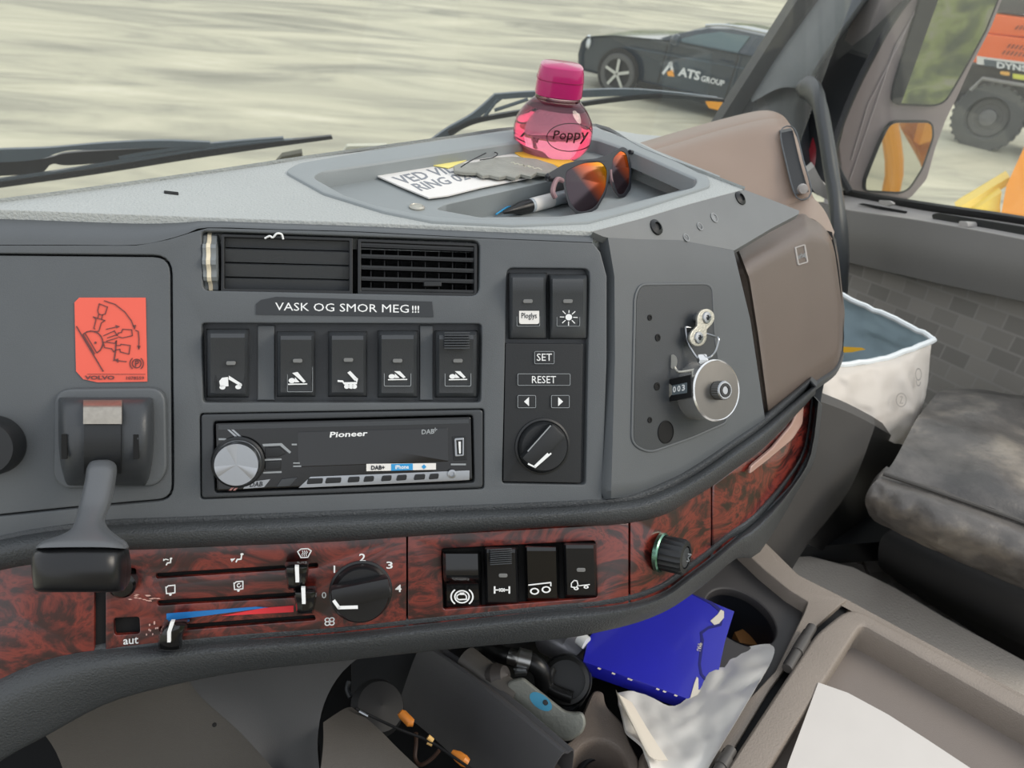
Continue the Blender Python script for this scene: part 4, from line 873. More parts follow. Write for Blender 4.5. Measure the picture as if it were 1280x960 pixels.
mk('knob_tip', lathe_vf(cF+axc*.0085, axc, [(rC*.24, 0), (rC*.22, .0015), (rC*.13, .0015), (rC*.12, .0006), (0, .0006)], 28), dark, kn)
# counting window: black bezel on the wall of the case
wc = [(832, 475), (864, 468), (865, 497), (832, 503)]
def CW(x, y, off=0.):
    return Pd(x, y, dC-.0125+(865-x)*.00060-off)
class CWS:
    N = vv
    def __call__(s, x, y, n=0.): return CW(x, y, n)
cws = CWS()
wb = plate('window_bezel', cws, [(832, 475), (864, 468), (865, 497), (832, 503)], black, tc_t, th=.008, n=.003, bev=1)
plate('bezel_slope', cws, [(833, 477), (840, 482), (840, 493), (833, 501)], zinc, wb, th=.0006, n=.0034)
plate('number_wheel', cws, [(840, 482), (859, 478), (859, 491), (840, 494)], mat('wheel_grey', '#5c666b', .4), wb, th=.0006, n=.0034)
for i, s in enumerate('003'): text('digit', cws, [(841+5.6*i, 483.2-1.1*i), (845+5.6*i, 482.4-1.1*i), (845+5.6*i, 490.2-1.1*i), (841+5.6*i, 491-1.1*i)], s, sym, wb, .0042, bold=.03)
lv = mk('thumb_lever', tube_vf(spl([cF-axc*.02+V((0, -.002, .024)), CW(852, 465, -.002), CW(845, 462, .0), CW(843, 458, .001)], 4), .0011, 8), zinc, tc_t)
mk('lever_pad', thick(([CW(841+5.5*math.cos(a), 452+9*math.sin(a), .001) for a in [2*math.pi*k/20 for k in range(20)]], [tuple(range(20))]), -vv*.0014), mat('pale_steel', '#b9b8b0', .5, .3), lv)
dW = dC+.008
mk('finger_ring', tube_vf(spl([Pd(875, 450, dW), Pd(868, 443, dW), Pd(860, 428, dW), Pd(857, 412, dW), Pd(858, 409, dW), Pd(867, 411, dW+.004), Pd(880, 416, dW+.008), Pd(892, 420, dW+.004), Pd(898, 423, dW), Pd(897, 431, dW), Pd(893, 441, dW), Pd(886, 447, dW), Pd(881, 446, dW)], 4), .0009, 8), steel, tc_t)
mk('ring_lug', box_vf(Pd(878, 449, dW), XW*.004, V((0, .003, .001)), V((0, 0, .0022)), .0008), chrome, tc_t)
cl = thing('chain_link_bracket', B(878, 410, .01), 'small worn steel chain link plate screwed above the counter', 'bracket')
lk = []
p0, p1 = V((883, 397)), V((873, 422))
for k in range(36):
    a = 2*math.pi*k/36; e = (p1-p0).normalized(); s = V((-e.y, e.x)); t = math.cos(a)*.5+.5
    hw = 10.5 if t < .30 or t > .70 else 6.8
    cc = p0.lerp(p1, t); q = p0-e*10.5 if 0 else None
    L_ = (p1-p0).length/2+11
    u = math.cos(a)*L_; v_ = math.sin(a)
    base = 10.5*math.sqrt(max(0, 1-(max(0, abs(u)-(L_-11))/11)**2)); waist = 1-.38*math.exp(-(u/6)**2)
    c0 = (p0+p1)/2+e*u+s*(base*waist*(1 if v_ > 0 else -1) if abs(v_) > .01 else 0); lk.append((c0.x, c0.y))
lkp = plate('link_plate', B, lk, zinc, cl, th=.002, n=.010, bev=1, bh=.0004)
for p in (p0, p1):
    c0 = B(p.x, p.y, .010); q = mk('bolt', lathe_vf(c0, nB, [(.0050, -.012), (.0050, .0006), (.0045, .0014), (.0022, .0016), (.002, .0006), (0, .0006)], 24), steel, cl)
    for a in (0, math.pi/2): mk('cross_slot', box_vf(c0+nB*.0017, (XW*math.cos(a+.3)+V((0, 0, 1))*math.sin(a+.3))*.0024, nB.cross(XW*math.cos(a+.3)+V((0, 0, 1))*math.sin(a+.3))*.0004, nB*.0003), ink, q)

# air freshener bottle
bc = T1(687, 195, 0); db = T1.dep(692, 197); kx = db/F
bt = thing('air_freshener_bottle', bc, 'round pink liquid air freshener bottle with a magenta cap on the dash tray', 'bottle')
upx = 1/.86
rb = 49*kx; Hh = 62*kx*upx
glassp = mat('pink_glass', (1, .80, .85, 1), .03, trans=1., ior=1.45)
liq = mat('pink_liquid', (.99, .34, .46, 1), .02, trans=1., ior=1.33)
xd = V((.9, -.2, 0))
pr_ = [(0, .001), (rb*.55, 0), (rb*.78, .004), (rb*.95, Hh*.22), (rb, Hh*.42), (rb*.95, Hh*.62), (rb*.78, Hh*.82), (rb*.56, Hh*.97), (rb*.5, Hh*1.02), (rb*.5, Hh*1.12)]
pf = [(p.x, p.y) for p in spl([V(p) for p in pr_], 4)]
def ell(vf, c, f=.62):   # flatten the bulb a little in depth
    v, fs = vf; d = V((.25, .97, 0)); return [p-d*((p-c).dot(d)*(1-f)) for p in v], fs
mk('glass_body', ell(lathe_vf(bc, ZV, pf, 48), bc, .8), glassp, bt)
pi_ = [(0, .003)]+[(r*.94, h*.97+.002) for r, h in pf if .0025 < h < Hh*.86]; pi_.append((0, pi_[-1][1]))
mk('liquid', ell(lathe_vf(bc, ZV, pi_, 48), bc, .8), liq, bt)
rc = 28*kx; capm = mat('magenta_plastic', '#ae0b60', .2, coat=.4)
zc0, zc1 = Hh*1.04, Hh*1.04+30*kx*upx
cp_ = mk('cap', lathe_vf(bc, ZV, [(rc*.95, zc0), (rc*1.02, zc0+.001), (rc*1.0, zc0+.015), (rc*.96, zc1-.006), (rc*.9, zc1-.0015), (rc*.8, zc1), (0, zc1+.001)], 48, xd=xd, sq=3.2), capm, bt)
mk('cap_seam', lathe_vf(bc, ZV, [(rc*1.015, zc0+(zc1-zc0)*.52), (rc*1.015, zc0+(zc1-zc0)*.52+.0006)], 48, xd=xd, sq=3.2), mat('magenta_dark', '#8e0a48', .4), bt)
mk('collar', lathe_vf(bc, ZV, [(rb*.56, zc0-.004), (rb*.56, zc0), (rc*.9, zc0+.001)], 40), glassp, bt)
# printed oval and name, wrapped on the bulb
dF = db-rb*.80-.0006
class LS:
    N = -ray(710, 172).normalized()
    def __call__(s, x, y, n=0.):
        u = (x-687)/50.; v_ = (y-163)/40.; k_ = math.sqrt(max(0., 1-min(.97, u*u)*1.0-min(.5, v_*v_*.55)))
        return Pd(x, y, db-rb*.86*k_-.0012-n)
ls = LS()
ov = circ(710, 172, 27, 17.5, 36)
plate('oval_outline', ls, ov, mat('label_ink', '#3a1a22', .4), bt, holes=[inset(ov if area(ov) > 0 else ov[::-1], 1.1)], th=.0002, n=.0006)
text('name_text', ls, [(693, 163), (731, 160), (730, 179), (690, 177)], 'Poppy', mat('label_ink', '#3a1a22', .4), bt, .0006, bold=.01)

# note paper
npap = plate('note_paper', T1, [(469, 218.5), (500, 212), (514, 208), (540, 205), (570, 199), (600, 194), (640, 187), (690, 194), (706, 206), (702, 214), (640, 226), (600, 234), (560, 244), (536, 247), (502, 233)], white, th=.0012, n=.003, label='white note with printed capitals lying in the dash tray', cat='paper')
gi = mat('grey_ink', '#82868c', .7)
text('note_text', T1, [(489, 221.5), (560, 206), (570, 214.5), (505, 230)], 'VED VIL', gi, npap, .0033, bold=.01)
text('note_text', T1, [(513, 230), (596, 211), (606, 219), (527, 238.5)], 'RING 0285', gi, npap, .0033, bold=.01)
plate('yellow_flap', T1, [(528, 204), (560, 199), (590, 191), (600, 192), (566, 208), (560, 210)], mat('pale_yellow', '#efe28a', .6), npap, th=.0005, n=.0042, label='pale yellow corner')
plate('yellow_card', T1, [(638, 187), (662, 185), (700, 195), (722, 203), (708, 211), (690, 205), (655, 197)], mat('amber_card', '#e9b640', .5), th=.0012, n=.0045, label='amber yellow card under the pink bottle', cat='card')
wg = [(567, 207), (574, 204), (596, 202), (612, 197), (640, 195), (670, 198), (692, 205), (702, 212), (690, 213), (684, 217), (671, 215), (664, 220), (651, 217), (644, 222), (633, 219), (624, 221), (612, 218), (603, 219), (596, 215), (582, 215), (568, 213)]
wt = plate('wing_shaped_card', Zs(zT-.004), wg, mat('wing_grey', '#8d8d85', .5, bump=.3, bscale=300, var=.25, vscale=60), th=.003, n=0, bev=1, label='grey wing-shaped hanging card with scalloped edge on the note', cat='card')
mk('cord', tube_vf(spl([T1(576, 209, .012), T1(585, 203, .016), T1(598, 196, .012), T1(612, 190, .006), T1(622, 192, .009), T1(616, 197, .012), T1(600, 200, .014)], 5), .0005, 6), ink, wt)
for ya, xa in ((204, 640), (207, 652)): icon('silver_lettering', Zs(zT-.004), [(xa, ya-2), (xa+26, ya+3), (xa+25, ya+6), (xa-2, ya)], [('l', [(0, .5), (.1, .1), (.2, .9), (.3, .2), (.42, .8), (.55, .2), (.65, .9), (.8, .2), (1, .7)], .22)], mat('pale_print', '#c9c7b4', .5), wt, .0002)

# sunglasses
dg0, dg1 = T2.dep(722, 266)-.012, T2.dep(776, 247)-.006
def gd(x): return dg0+(dg1-dg0)*(x-722)/54
class GS:
    N = (Pd(735, 230, gd(735))-Pd(735, 230, gd(735)+.1)).normalized()
    def __call__(s, x, y, n=0.): return Pd(x, y, gd(x)+(266-y)*.00012-n)
gs = GS()
sg = thing('sunglasses', T2(745, 258, 0), 'dark sunglasses with mirrored orange lenses standing in the tray', 'glasses')
L1p = rnd([(707, 214), (728, 204), (752, 202), (759, 212), (757, 236), (745, 258), (734, 264), (722, 265), (712, 252), (707, 232)], 7)
L2p = rnd([(766, 198), (776, 188), (783, 192), (787, 212), (786, 232), (779, 243), (773, 243), (768, 230), (765, 214)], 5)
fo = [(684, 219), (688, 215), (705, 205), (724, 200), (745, 198), (758, 194), (768, 188), (779, 183), (785, 187), (789, 207), (789, 236), (781, 247), (773, 247), (766, 236), (763, 216), (761, 226), (757, 243), (746, 262), (735, 268), (721, 268), (711, 258), (706, 240), (703, 226), (698, 222), (690, 224)]
plate('frame', gs, rnd(fo, 3), mat('matte_black_frame', '#22242a', .35), sg, holes=[L1p, L2p], th=.003, n=0, bev=.8)
def lensm():  # orange to dark gradient paints the bright windscreen's reflection into the lens
    m = bpy.data.materials.new('lens_painted_reflection'); m.use_nodes = True; t = m.node_tree; b = t.nodes['Principled BSDF']
    b.inputs['Metallic'].default_value = .75; b.inputs['Roughness'].default_value = .12
    g = t.nodes.new('ShaderNodeTexCoord'); s = t.nodes.new('ShaderNodeSeparateXYZ'); t.links.new(g.outputs['Object'], s.inputs[0])
    a = t.nodes.new('ShaderNodeMath'); a.operation = 'MULTIPLY_ADD'; a.inputs[1].default_value = 16; a.inputs[2].default_value = .34
    z = t.nodes.new('ShaderNodeMath'); z.operation = 'ADD'; t.links.new(s.outputs['X'], z.inputs[0]); t.links.new(s.outputs['Z'], z.inputs[1]); t.links.new(z.outputs[0], a.inputs[0])
    r = t.nodes.new('ShaderNodeValToRGB'); t.links.new(a.outputs[0], r.inputs[0]); e = r.color_ramp.elements
    e[0].position = .3; e[0].color = srgb('#3d3138'); e[1].position = .95; e[1].color = srgb('#ffc01a'); x = e.new(.6); x.color = srgb('#e0611c')
    t.links.new(r.outputs[0], b.inputs['Base Color']); return m
lm = lensm()
ins_ = lambda p, d: inset(p if area(p) > 0 else p[::-1], d)
plate('lens', gs, ins_(L1p, -.8), lm, sg, th=.0015, n=-.001)
plate('lens', gs, ins_(L2p, -.8), lm, sg, th=.0015, n=-.001)
nz = mat('mauve_tip', '#8a6d70', .4)
mk('nose_pad', tube_vf(spl([gs(763, 212, 0), gs(764, 224, -.002), gs(768, 236, -.004), gs(775, 245, -.004)], 4), .0016, 8), nz, sg)
mk('temple', tube_vf(spl([gs(686, 219, 0), gs(684, 221, -.004), gs(690, 224, -.02), gs(730, 216, -.06), gs(765, 212, -.08)], 5), .0022, 8), mat('matte_black_frame', '#22242a', .35), sg)
mk('temple', tube_vf(spl([gs(787, 190, 0), gs(791, 192, -.004), gs(792, 206, -.02), gs(770, 222, -.06)], 5), .0022, 8), mat('matte_black_frame', '#22242a', .35), sg)
mk('temple_tip', tube_vf(spl([gs(703, 226, .002), gs(697, 224, .003), gs(693, 230, .003), gs(691, 240, .003), gs(694, 247, .003)], 4), .0022, 8), nz, sg)

# marker pen
p_a, p_b = T2(628, 266, .006), T2(760, 232, .007)
ap = (p_b-p_a).normalized()
mp_ = thing('marker_pen', p_a, 'grey marker pen with black tip and white label in the deep tray', 'pen')
mk('cap', lathe_vf(p_a, ap, [(0, 0), (.0016, .002), (.003, .012), (.0055, .022), (.006, .034)], 20), black, mp_)
mk('barrel', lathe_vf(p_a, ap, [(.0062, .034), (.0062, .13), (.005, .134), (0, .135)], 20), mat('pen_grey', '#a9b2b8', .35), mp_)
mk('label_band', lathe_vf(p_a, ap, [(.0064, .037), (.0064, .062)], 20), white, mp_)
mk('blue_thread', tube_vf(spl([T2(620, 268, .002), T2(626, 264, .003), T2(634, 259, .004), T2(642, 256, .004)], 4), .0008, 6), mat('thread_blue', '#3da4d8', .5), mp_)

# ================================================================== CENTRE CONSOLE
zc = 1.66
CZ = Zs(zc)
con = thing('centre_console', (.4, .45, 1.4), 'grey brown moulded console box with storage bins and a hinged lid', 'console')
plate('rim', CZ, rnd([(914, 656), (944, 662), (972, 700), (1000, 719), (1060, 749), (1049, 757), (1020, 783), (963, 860), (900, 965), (866, 965), (925, 885), (970, 838), (1006, 764), (1010, 752), (987, 738), (955, 712), (925, 684)], 3), beige, con, th=.03, bev=1.5, bh=.002)
well_o = [(845, 700), (925, 676), (955, 704), (990, 730), (1018, 748), (1014, 766), (975, 842), (930, 890), (880, 850), (850, 760)]
hc = circ(926, 772, 46, 34, 40); hc = [((x-926)*.94-(y-772)*-.35*.6+926, (x-926)*.25+(y-772)*1.0+772) for x, y in hc]
CW2 = Zs(zc-.018)
plate('cup_well', CW2, well_o, mat('well_plastic', '#3c3a3a', .5, bump=.3), con, holes=[hc], th=.01, bev=3, bh=.004)
ctr = CW2(926, 772, 0); rr = (CW2(926+44, 775, 0)-ctr).length
cupv = [[CW2(x, y, -.003) for x, y in hc], [CW2(x, y, -.004)+V((0, 0, -.04)) for x, y in hc], [ctr+(CW2(x, y, 0)-ctr)*.85+V((0, 0, -.08)) for x, y in hc], [ctr+V((0, 0, -.081)) for x, y in hc]]
mk('cup_holder', thick(grid_vf(cupv, True), (0, 0, -.002)), mat('cup_dark', '#22242a', .5), con)
plate('wood_chip', Zs(zc-.07), [(918, 790), (936, 783), (950, 800), (946, 806), (925, 803)], mat('card_brown', '#9a6a3a', .7), th=.012, n=0, bev=1, label='small brown cardboard piece in the cup holder', cat='cardboard')
# lid
lo = rnd([(1064, 755), (1300, 878), (1420, 945), (1340, 1250), (760, 1250), (905, 965), (1020, 790)], [22, 0, 20, 20, 20, 20, 14])
li = rnd([(1078, 781), (1300, 906), (1380, 955), (1300, 1200), (840, 1200), (960, 965), (1062, 805)], [8, 0, 10, 10, 10, 10, 6])
LZ = Zs(zc+.015)
ld = plate('lid', LZ, lo, beige, con, holes=[li], th=.042, bev=6, bh=.008)
plate('lid_tray', Zs(zc-.022), [(1076, 774), (1300, 895), (1400, 950), (1310, 1220), (820, 1220), (950, 965), (1050, 805)], mat('lid_tray_plastic', '#7d746d', .5, bump=.5, bscale=900, var=.08), ld, th=.003, n=.003)
for (xa, ya), (xb, yb) in (((1015, 784), (984, 836)), ((914, 937), (893, 972))):
    a, b = CZ(xa, ya, .012), CZ(xb, yb, .012); e = b-a
    h_ = mk('hinge', tube_vf([a, b], .0052, 12), mat('hinge_grey', '#4c4946', .4), con)
    mk('hinge_knuckle', tube_vf([a+e*.30, a+e*.62], .0062, 12), mat('hinge_grey', '#4c4946', .4), h_)
    mk('hinge_leaf', box_vf((a+b)/2+V((.004, .004, -.008)), e*.4, V((0, 0, 1)).cross(e).normalized()*.006, V((0, 0, .002))), hole, h_)
plate('hinge_gutter', Zs(zc-.008), [(1050, 750), (1064, 757), (1024, 800), (965, 900), (930, 965), (870, 1060), (850, 1040), (900, 960), (985, 820), (1020, 775)], hole, con, th=.004)
plate('paper_sheet', Zs(zc+.006), [(1023, 853), (1060, 866), (1110, 893), (1160, 925), (1210, 958), (1320, 1030), (1180, 1250), (930, 1180), (985, 955)], mat('sheet_white', '#cbc6c0', .7, var=.04, vscale=30), th=.001, n=.010, label='large blank white sheet lying on the console lid', cat='paper')
# outer side walls of console, beige block under the lid
mk('side_wall', thick([*[([*[CZ(*q, -.003) for q in ((942, 664), (998, 719), (1058, 749), (1300, 880))], *[CZ(*q, -.4) for q in ((1300, 880), (1058, 749), (998, 719), (942, 664))]], [(0, 1, 6, 7), (1, 2, 5, 6), (2, 3, 4, 5)])]][0], (-.01, -.01, 0)), beige, con)
# bins
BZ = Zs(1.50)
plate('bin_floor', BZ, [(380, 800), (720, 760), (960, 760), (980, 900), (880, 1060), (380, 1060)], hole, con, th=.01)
def wall(name, a, b, h, m, d, **k): return mk(name, thick(([a, b, b+V((0, 0, -h)), a+V((0, 0, -h))], [(0, 1, 2, 3)]), d), m, con, **k)
# sloping divider between the two bins
pA = [Pd(528, 806, .80), Pd(575, 838, .76), Pd(640, 890, .71), Pd(705, 943, .67)]
pB = [Pd(544, 804, .81), Pd(592, 836, .77), Pd(656, 886, .72), Pd(716, 938, .68)]
pC = [p+V((-.022, -.004, -.09)) for p in pA]; pD = [p+V((.01, .004, -.10)) for p in pB]
mk('bin_divider', thick(loft_vf([pC, [p+V((-.004, 0, -.006)) for p in pA], [(a+b)/2+V((0, 0, .001)) for a, b in zip(pA, pB)], [p+V((.002, 0, -.006)) for p in pB], pD], 4, 4), (0, 0, -.003)), mat('bin_plastic', '#4a4a4c', .5, bump=.3, bscale=900, var=.1), con)
wall('bin_wall', Pd(440, 800, .83), Pd(560, 800, .82), .2, mat('bin_plastic_dark', '#303236', .5), (0, .01, 0))
wall('bin_wall', Pd(560, 800, .83), Pd(960, 740, 1.0), .2, mat('bin_plastic_dark', '#303236', .5), (0, .01, 0))
mk('bin_wall', thick(loft_vf([[Pd(404, 903, .66), Pd(430, 886, .70), Pd(440, 884, .72)], [Pd(404, 930, .63), Pd(455, 916, .66), Pd(470, 908, .68)], [Pd(400, 965, .6), Pd(480, 948, .63), Pd(500, 938, .65)], [Pd(390, 1010, .57), Pd(525, 990, .60), Pd(545, 980, .62)]], 4, 4), (0, 0, -.1)), mat('bin_block', '#605d59', .6, bump=.6, bscale=700, var=.12), con)
# moulded cup surround at the bottom
MZ = Zs(zc-.02)
so_ = rnd([(741, 860), (756, 862), (758, 880), (780, 902), (788, 925), (800, 948), (800, 1040), (640, 1040), (656, 960), (676, 946), (718, 921), (724, 900), (730, 885)], [8, 8, 8, 8, 6, 5, 0, 0, 10, 10, 10, 8, 6])
hh = circ(749, 962, 34, 36, 30)
plate('moulded_surround', MZ, so_, brown, con, holes=[hh], th=.05, bev=5, bh=.008)
mk('cup_holder', thick(grid_vf([[MZ(x, y, -.006) for x, y in hh], [MZ(x, y, -.006)+V((0, 0, -.05)) for x, y in hh], [MZ(749, 962, -.056)]*30], True), (0, 0, -.002)), mat('cup_dark', '#22242a', .5), con)
mk('cup_ring', tube_vf([MZ(749+24*math.cos(a), 968+22*math.sin(a), -.03) for a in [2*math.pi*k/28 for k in range(28)]], .003, 8, True), dark, con)
mk('moulded_knob', lathe_vf(MZ(822, 962, -.004), ZV, [(.018, -.03), (.018, .004), (.015, .009), (0, .010)], 28), brown, con)

# cable with orange ends in the left bin
ct = thing('orange_tipped_cable', Pd(510, 920, .70), 'thin black cable with orange plug tips coiled in the left bin', 'cable')
orn = mat('orange_plastic', '#d08033', .4)
mk('lead', tube_vf(spl([Pd(445, 886, .70), Pd(470, 898, .70), Pd(500, 912, .695), Pd(536, 926, .69), Pd(562, 943, .68), Pd(596, 966, .665)], 6), .0012, 8), rubber, ct)
mk('plug_tip', tube_vf([Pd(500, 890, .70), Pd(503, 893, .70), Pd(513, 903, .695), Pd(517, 904, .695)], [.003, .0042, .0042, .003], 12), orn, ct)
mk('plug_tip', tube_vf([Pd(565, 940, .685), Pd(572, 945, .683), Pd(580, 951, .68), Pd(584, 954, .68)], [.0022, .0045, .005, .004], 12), orn, ct)
mk('band', tube_vf([Pd(535, 921, .69), Pd(541, 926, .69)], .0022, 10), mat('pale_orange', '#e4b870', .4), ct); mk('band', tube_vf([Pd(534, 928, .692), Pd(540, 931, .692)], .0016, 10), mat('pale_orange', '#e4b870', .4), ct)
mk('loop', tube_vf(spl([Pd(520, 916, .70), Pd(520, 930, .70), Pd(519, 948, .695), Pd(526, 956, .69), Pd(540, 948, .69), Pd(549, 938, .69)], 5), .0018, 8), mat('dark_orange_cord', '#3c2a22', .5), ct)
mk('metal_sleeve', tube_vf([Pd(449, 889, .699), Pd(460, 895, .699)], .0018, 10), steel, ct)
bg_ = thing('rounded_device', Pd(470, 880, .72), 'black rounded device half hidden in the left bin', 'device')
mk('shell', lathe_vf(Pd(472, 885, .735), V((.3, -.4, .8)), [(0, -.01), (.02, -.008), (.026, 0), (.022, .008), (0, .012)], 28), rubber, bg_)
mk('clip', tube_vf(spl([Pd(436, 852, .75), Pd(434, 862, .745), Pd(438, 872, .74)], 4), .0022, 8), dashd, bg_)

# grey torch like handle with blue oval
kt = thing('grey_tool_handle', Pd(680, 885, .73), 'scuffed grey tool handle with a blue oval patch in the middle bin', 'tool')
def KH(x, y, n=0.): return Pd(x, y, .745-(x-640)*.00035-n)
class KHS:
    N = -ray(680, 885).normalized()
    __call__ = lambda s, x, y, n=0.: KH(x, y, n)
khs = KHS()
gh_m = mat('scuffed_grey_plastic', '#7d7f78', .5, bump=.3, bscale=300, var=.2, vscale=40)
ho = rnd([(625, 869), (636, 850), (654, 846), (676, 864), (706, 888), (716, 890), (729, 889), (734, 903), (729, 917), (711, 928), (696, 924), (658, 900), (638, 885)], [3, 5, 5, 0, 6, 6, 8, 8, 8, 8, 6, 6, 4])
plate('handle_body', khs, ho, gh_m, kt, th=.016, n=.010, bev=5, bh=.008)
bo = [(676+(x*13*.80-y*7*.6), 877+(x*13*.6+y*7*.8)) for x, y in circ(0, 0, 1.25, 1.25, 24)]
plate('blue_patch', khs, bo, mat('patch_blue', '#4e9fc2', .5), kt, th=.0008, n=.0104, label='light blue oval patch')
mk('patch_button', lathe_vf(khs(682, 878, .0104), KHS.N, [(.0026, 0), (.0022, .0012), (0, .0014)], 16), ink, kt)
mk('shaft', tube_vf([Pd(582, 822, .78), Pd(600, 838, .77), Pd(634, 866, .745), Pd(645, 874, .74)], [.012, .013, .013, .011], 16), mat('shaft_grey', '#55524e', .5, var=.2, vscale=60), kt)
mk('shaft_lump', lathe_vf(Pd(622, 846, .755), V((.6, -.3, .5)), [(0, -.012), (.011, -.008), (.013, 0), (.009, .009), (0, .012)], 18), mat('shaft_dark', '#3b3735', .5), kt)
# chrome connector and hoses
hz_ = thing('hose_connector', Pd(650, 825, .79), 'black hose with a chrome coupling tucked under the dash', 'hose')
mk('hose', tube_vf(spl([Pd(590, 812, .84), Pd(612, 812, .82), Pd(632, 820, .79), Pd(660, 826, .78), Pd(676, 838, .78), Pd(680, 860, .79)], 5), .009, 14), black, hz_)
mk('coupling', tube_vf([Pd(636, 820, .778), Pd(646, 823, .776), Pd(647, 823, .776), Pd(662, 827, .776)], [.0075, .008, .0105, .0105], 18), mat('dull_chrome', '#9a9a98', .3, 1.), hz_)
mk('bracket_tab', box_vf(Pd(650, 840, .765), V((.006, 0, 0)), V((0, .004, -.001)), V((0, 0, .002)), .0006), steel, hz_)
cm = thing('black_lens_barrel', Pd(706, 845, .79), 'short black round barrel standing beside the blue box', 'barrel')
mk('tube', lathe_vf(Pd(708, 850, .80), V((-.3, -.55, .75)), [(.016, -.03), (.0245, -.028), (.0245, .004), (.023, .007), (.019, .008), (.019, .002), (0, .002)], 36), black, cm)
mk('rim', lathe_vf(Pd(708, 850, .80), V((-.3, -.55, .75)), [(.0248, -.012), (.0255, -.011), (.0255, -.008), (.0248, -.007)], 36), dashd, cm)
mk('side_stem', tube_vf(spl([Pd(688, 838, .80), Pd(684, 850, .79), Pd(690, 862, .785), Pd(715, 872, .78)], 4), .006, 12), black, cm)
cn = thing('coiled_cable', Pd(730, 890, .80), 'black cable loops beneath the blue box', 'cable')
for k in range(3): mk('coil', tube_vf(spl([Pd(664+6*k, 868+3*k, .80), Pd(690, 884+4*k, .80), Pd(716, 876+5*k, .80), Pd(730, 850+6*k, .82), Pd(715, 822, .86), Pd(685, 812+3*k, .87)], 5), .0035, 8), rubber, cn)
sb = thing('silver_cylinder', Pd(715, 810, .84), 'silver grey canister lying under the dash edge beside the blue box', 'canister')
mk('body', tube_vf([Pd(688, 796, .88), Pd(720, 812, .84), Pd(728, 820, .835)], [.02, .02, .016], 24), mat('can_silver', '#a0a0a6', .35, .6), sb)
mk('cap', tube_vf([Pd(724, 797, .82), Pd(733, 804, .815)], .007, 12), sym, sb)

# blue box
bb = thing('blue_cardboard_box', Pd(820, 830, .78), 'flat blue cardboard box with worn white tabs under the dash edge', 'box')
bq = [Pd(738, 795, .83), Pd(790, 735, .92), Pd(862, 741, .88), Pd(918, 764, .84), Pd(907, 800, .81), Pd(889, 892, .73), Pd(800, 860, .76), Pd(729, 827, .80)]
BN = -V((.02, -.12, 1)).normalized()
bpl = bq[7]
# make the top truly planar
class BS:
    N = -BN
    def __call__(s, x, y, n=0.):
        r = ray(x, y); Q = bpl-BN*n; t = BN.dot(Q-CAM)/BN.dot(r); return CAM+r*t
bs = BS()
bo_ = [(736, 797), (790, 730), (862, 741), (918, 764), (906, 803), (889, 884), (800, 852), (729, 827)]
plate('carton', bs, bo_, blue, bb, th=.019, bev=.8, bh=.0005)
plate('flap_edge', bs, [(862, 741), (890, 752), (906, 765), (902, 782), (886, 786), (878, 792), (880, 800), (876, 830), (878, 842), (885, 850), (884, 868), (874, 880), (872, 879), (881, 866), (882, 852), (875, 843), (873, 830), (876, 800), (875, 790), (885, 783), (899, 779), (902, 767), (888, 755)], mat('blue_dark', '#14156a', .5), bb, th=.0006, n=.0004)
ww = mat('torn_white_card', '#d9d2c4', .8)
for p in ([(897, 768), (901, 762), (905, 764), (905, 772), (899, 779), (893, 781), (888, 776)], [(868, 854), (871, 846), (873, 848), (873, 862), (878, 862), (877, 876), (866, 880), (862, 875)]): plate('worn_tab', bs, p, ww, bb, th=.0006, n=.0009)
for i in range(7):
    x = 735+16*i+random.random()*20+random.random()*6; y = 829+(x-729)*.352; plate('worn_edge', bs, [(x, y-1.5), (x+4, y+.4), (x+2, y+1.4), (x-1, y)], ww, bb, th=.0004, n=.0004)
text('small_print', bs, [(876, 814), (878, 804), (873, 803), (871, 813)], 'BOSCH'[:0]+'LAMP', ww, bb, .0009)
# plastic bag and papers below it
pb_ = [[Pd(772, 868, .79), Pd(800, 868, .79), Pd(850, 880, .78), Pd(900, 820, .85), Pd(962, 806, .85)], [Pd(776, 890, .76), Pd(810, 896, .765), Pd(855, 905, .75), Pd(910, 850, .80), Pd(966, 822, .82)],
       [Pd(784, 915, .74), Pd(815, 925, .735), Pd(855, 932, .73), Pd(905, 895, .75), Pd(945, 860, .77)], [Pd(806, 940, .71), Pd(825, 950, .71), Pd(855, 960, .70), Pd(885, 945, .71), Pd(918, 905, .73)], [Pd(815, 990, .69), Pd(830, 1000, .69), Pd(850, 1005, .68), Pd(865, 1000, .68), Pd(880, 970, .69)]]
mk('clear_plastic_bag', thick(loft_vf(pb_, 8, 8, disp=lambda p, a, b: p+V((.3, .3, 1))*.005*(abs(noise.noise(p*26))*2+.35*noise.noise(p*80))), (0, 0, -.004)), mat('bag_sheet', '#d9d6d0', .45, var=.05, vscale=20), label='crumpled pale plastic bag under the blue box', cat='bag')
mk('folded_paper', thick(loft_vf([[Pd(770, 862, .77), Pd(776, 880, .755), Pd(792, 905, .735)], [Pd(774, 868, .76), Pd(790, 900, .735), Pd(812, 945, .70)], [Pd(790, 878, .765), Pd(812, 915, .73), Pd(835, 950, .70)]], 4, 4), (0, 0, -.001)), mat('cream_paper', '#e6dccb', .7), label='cream folded paper edge beside the brown cup surround', cat='paper')

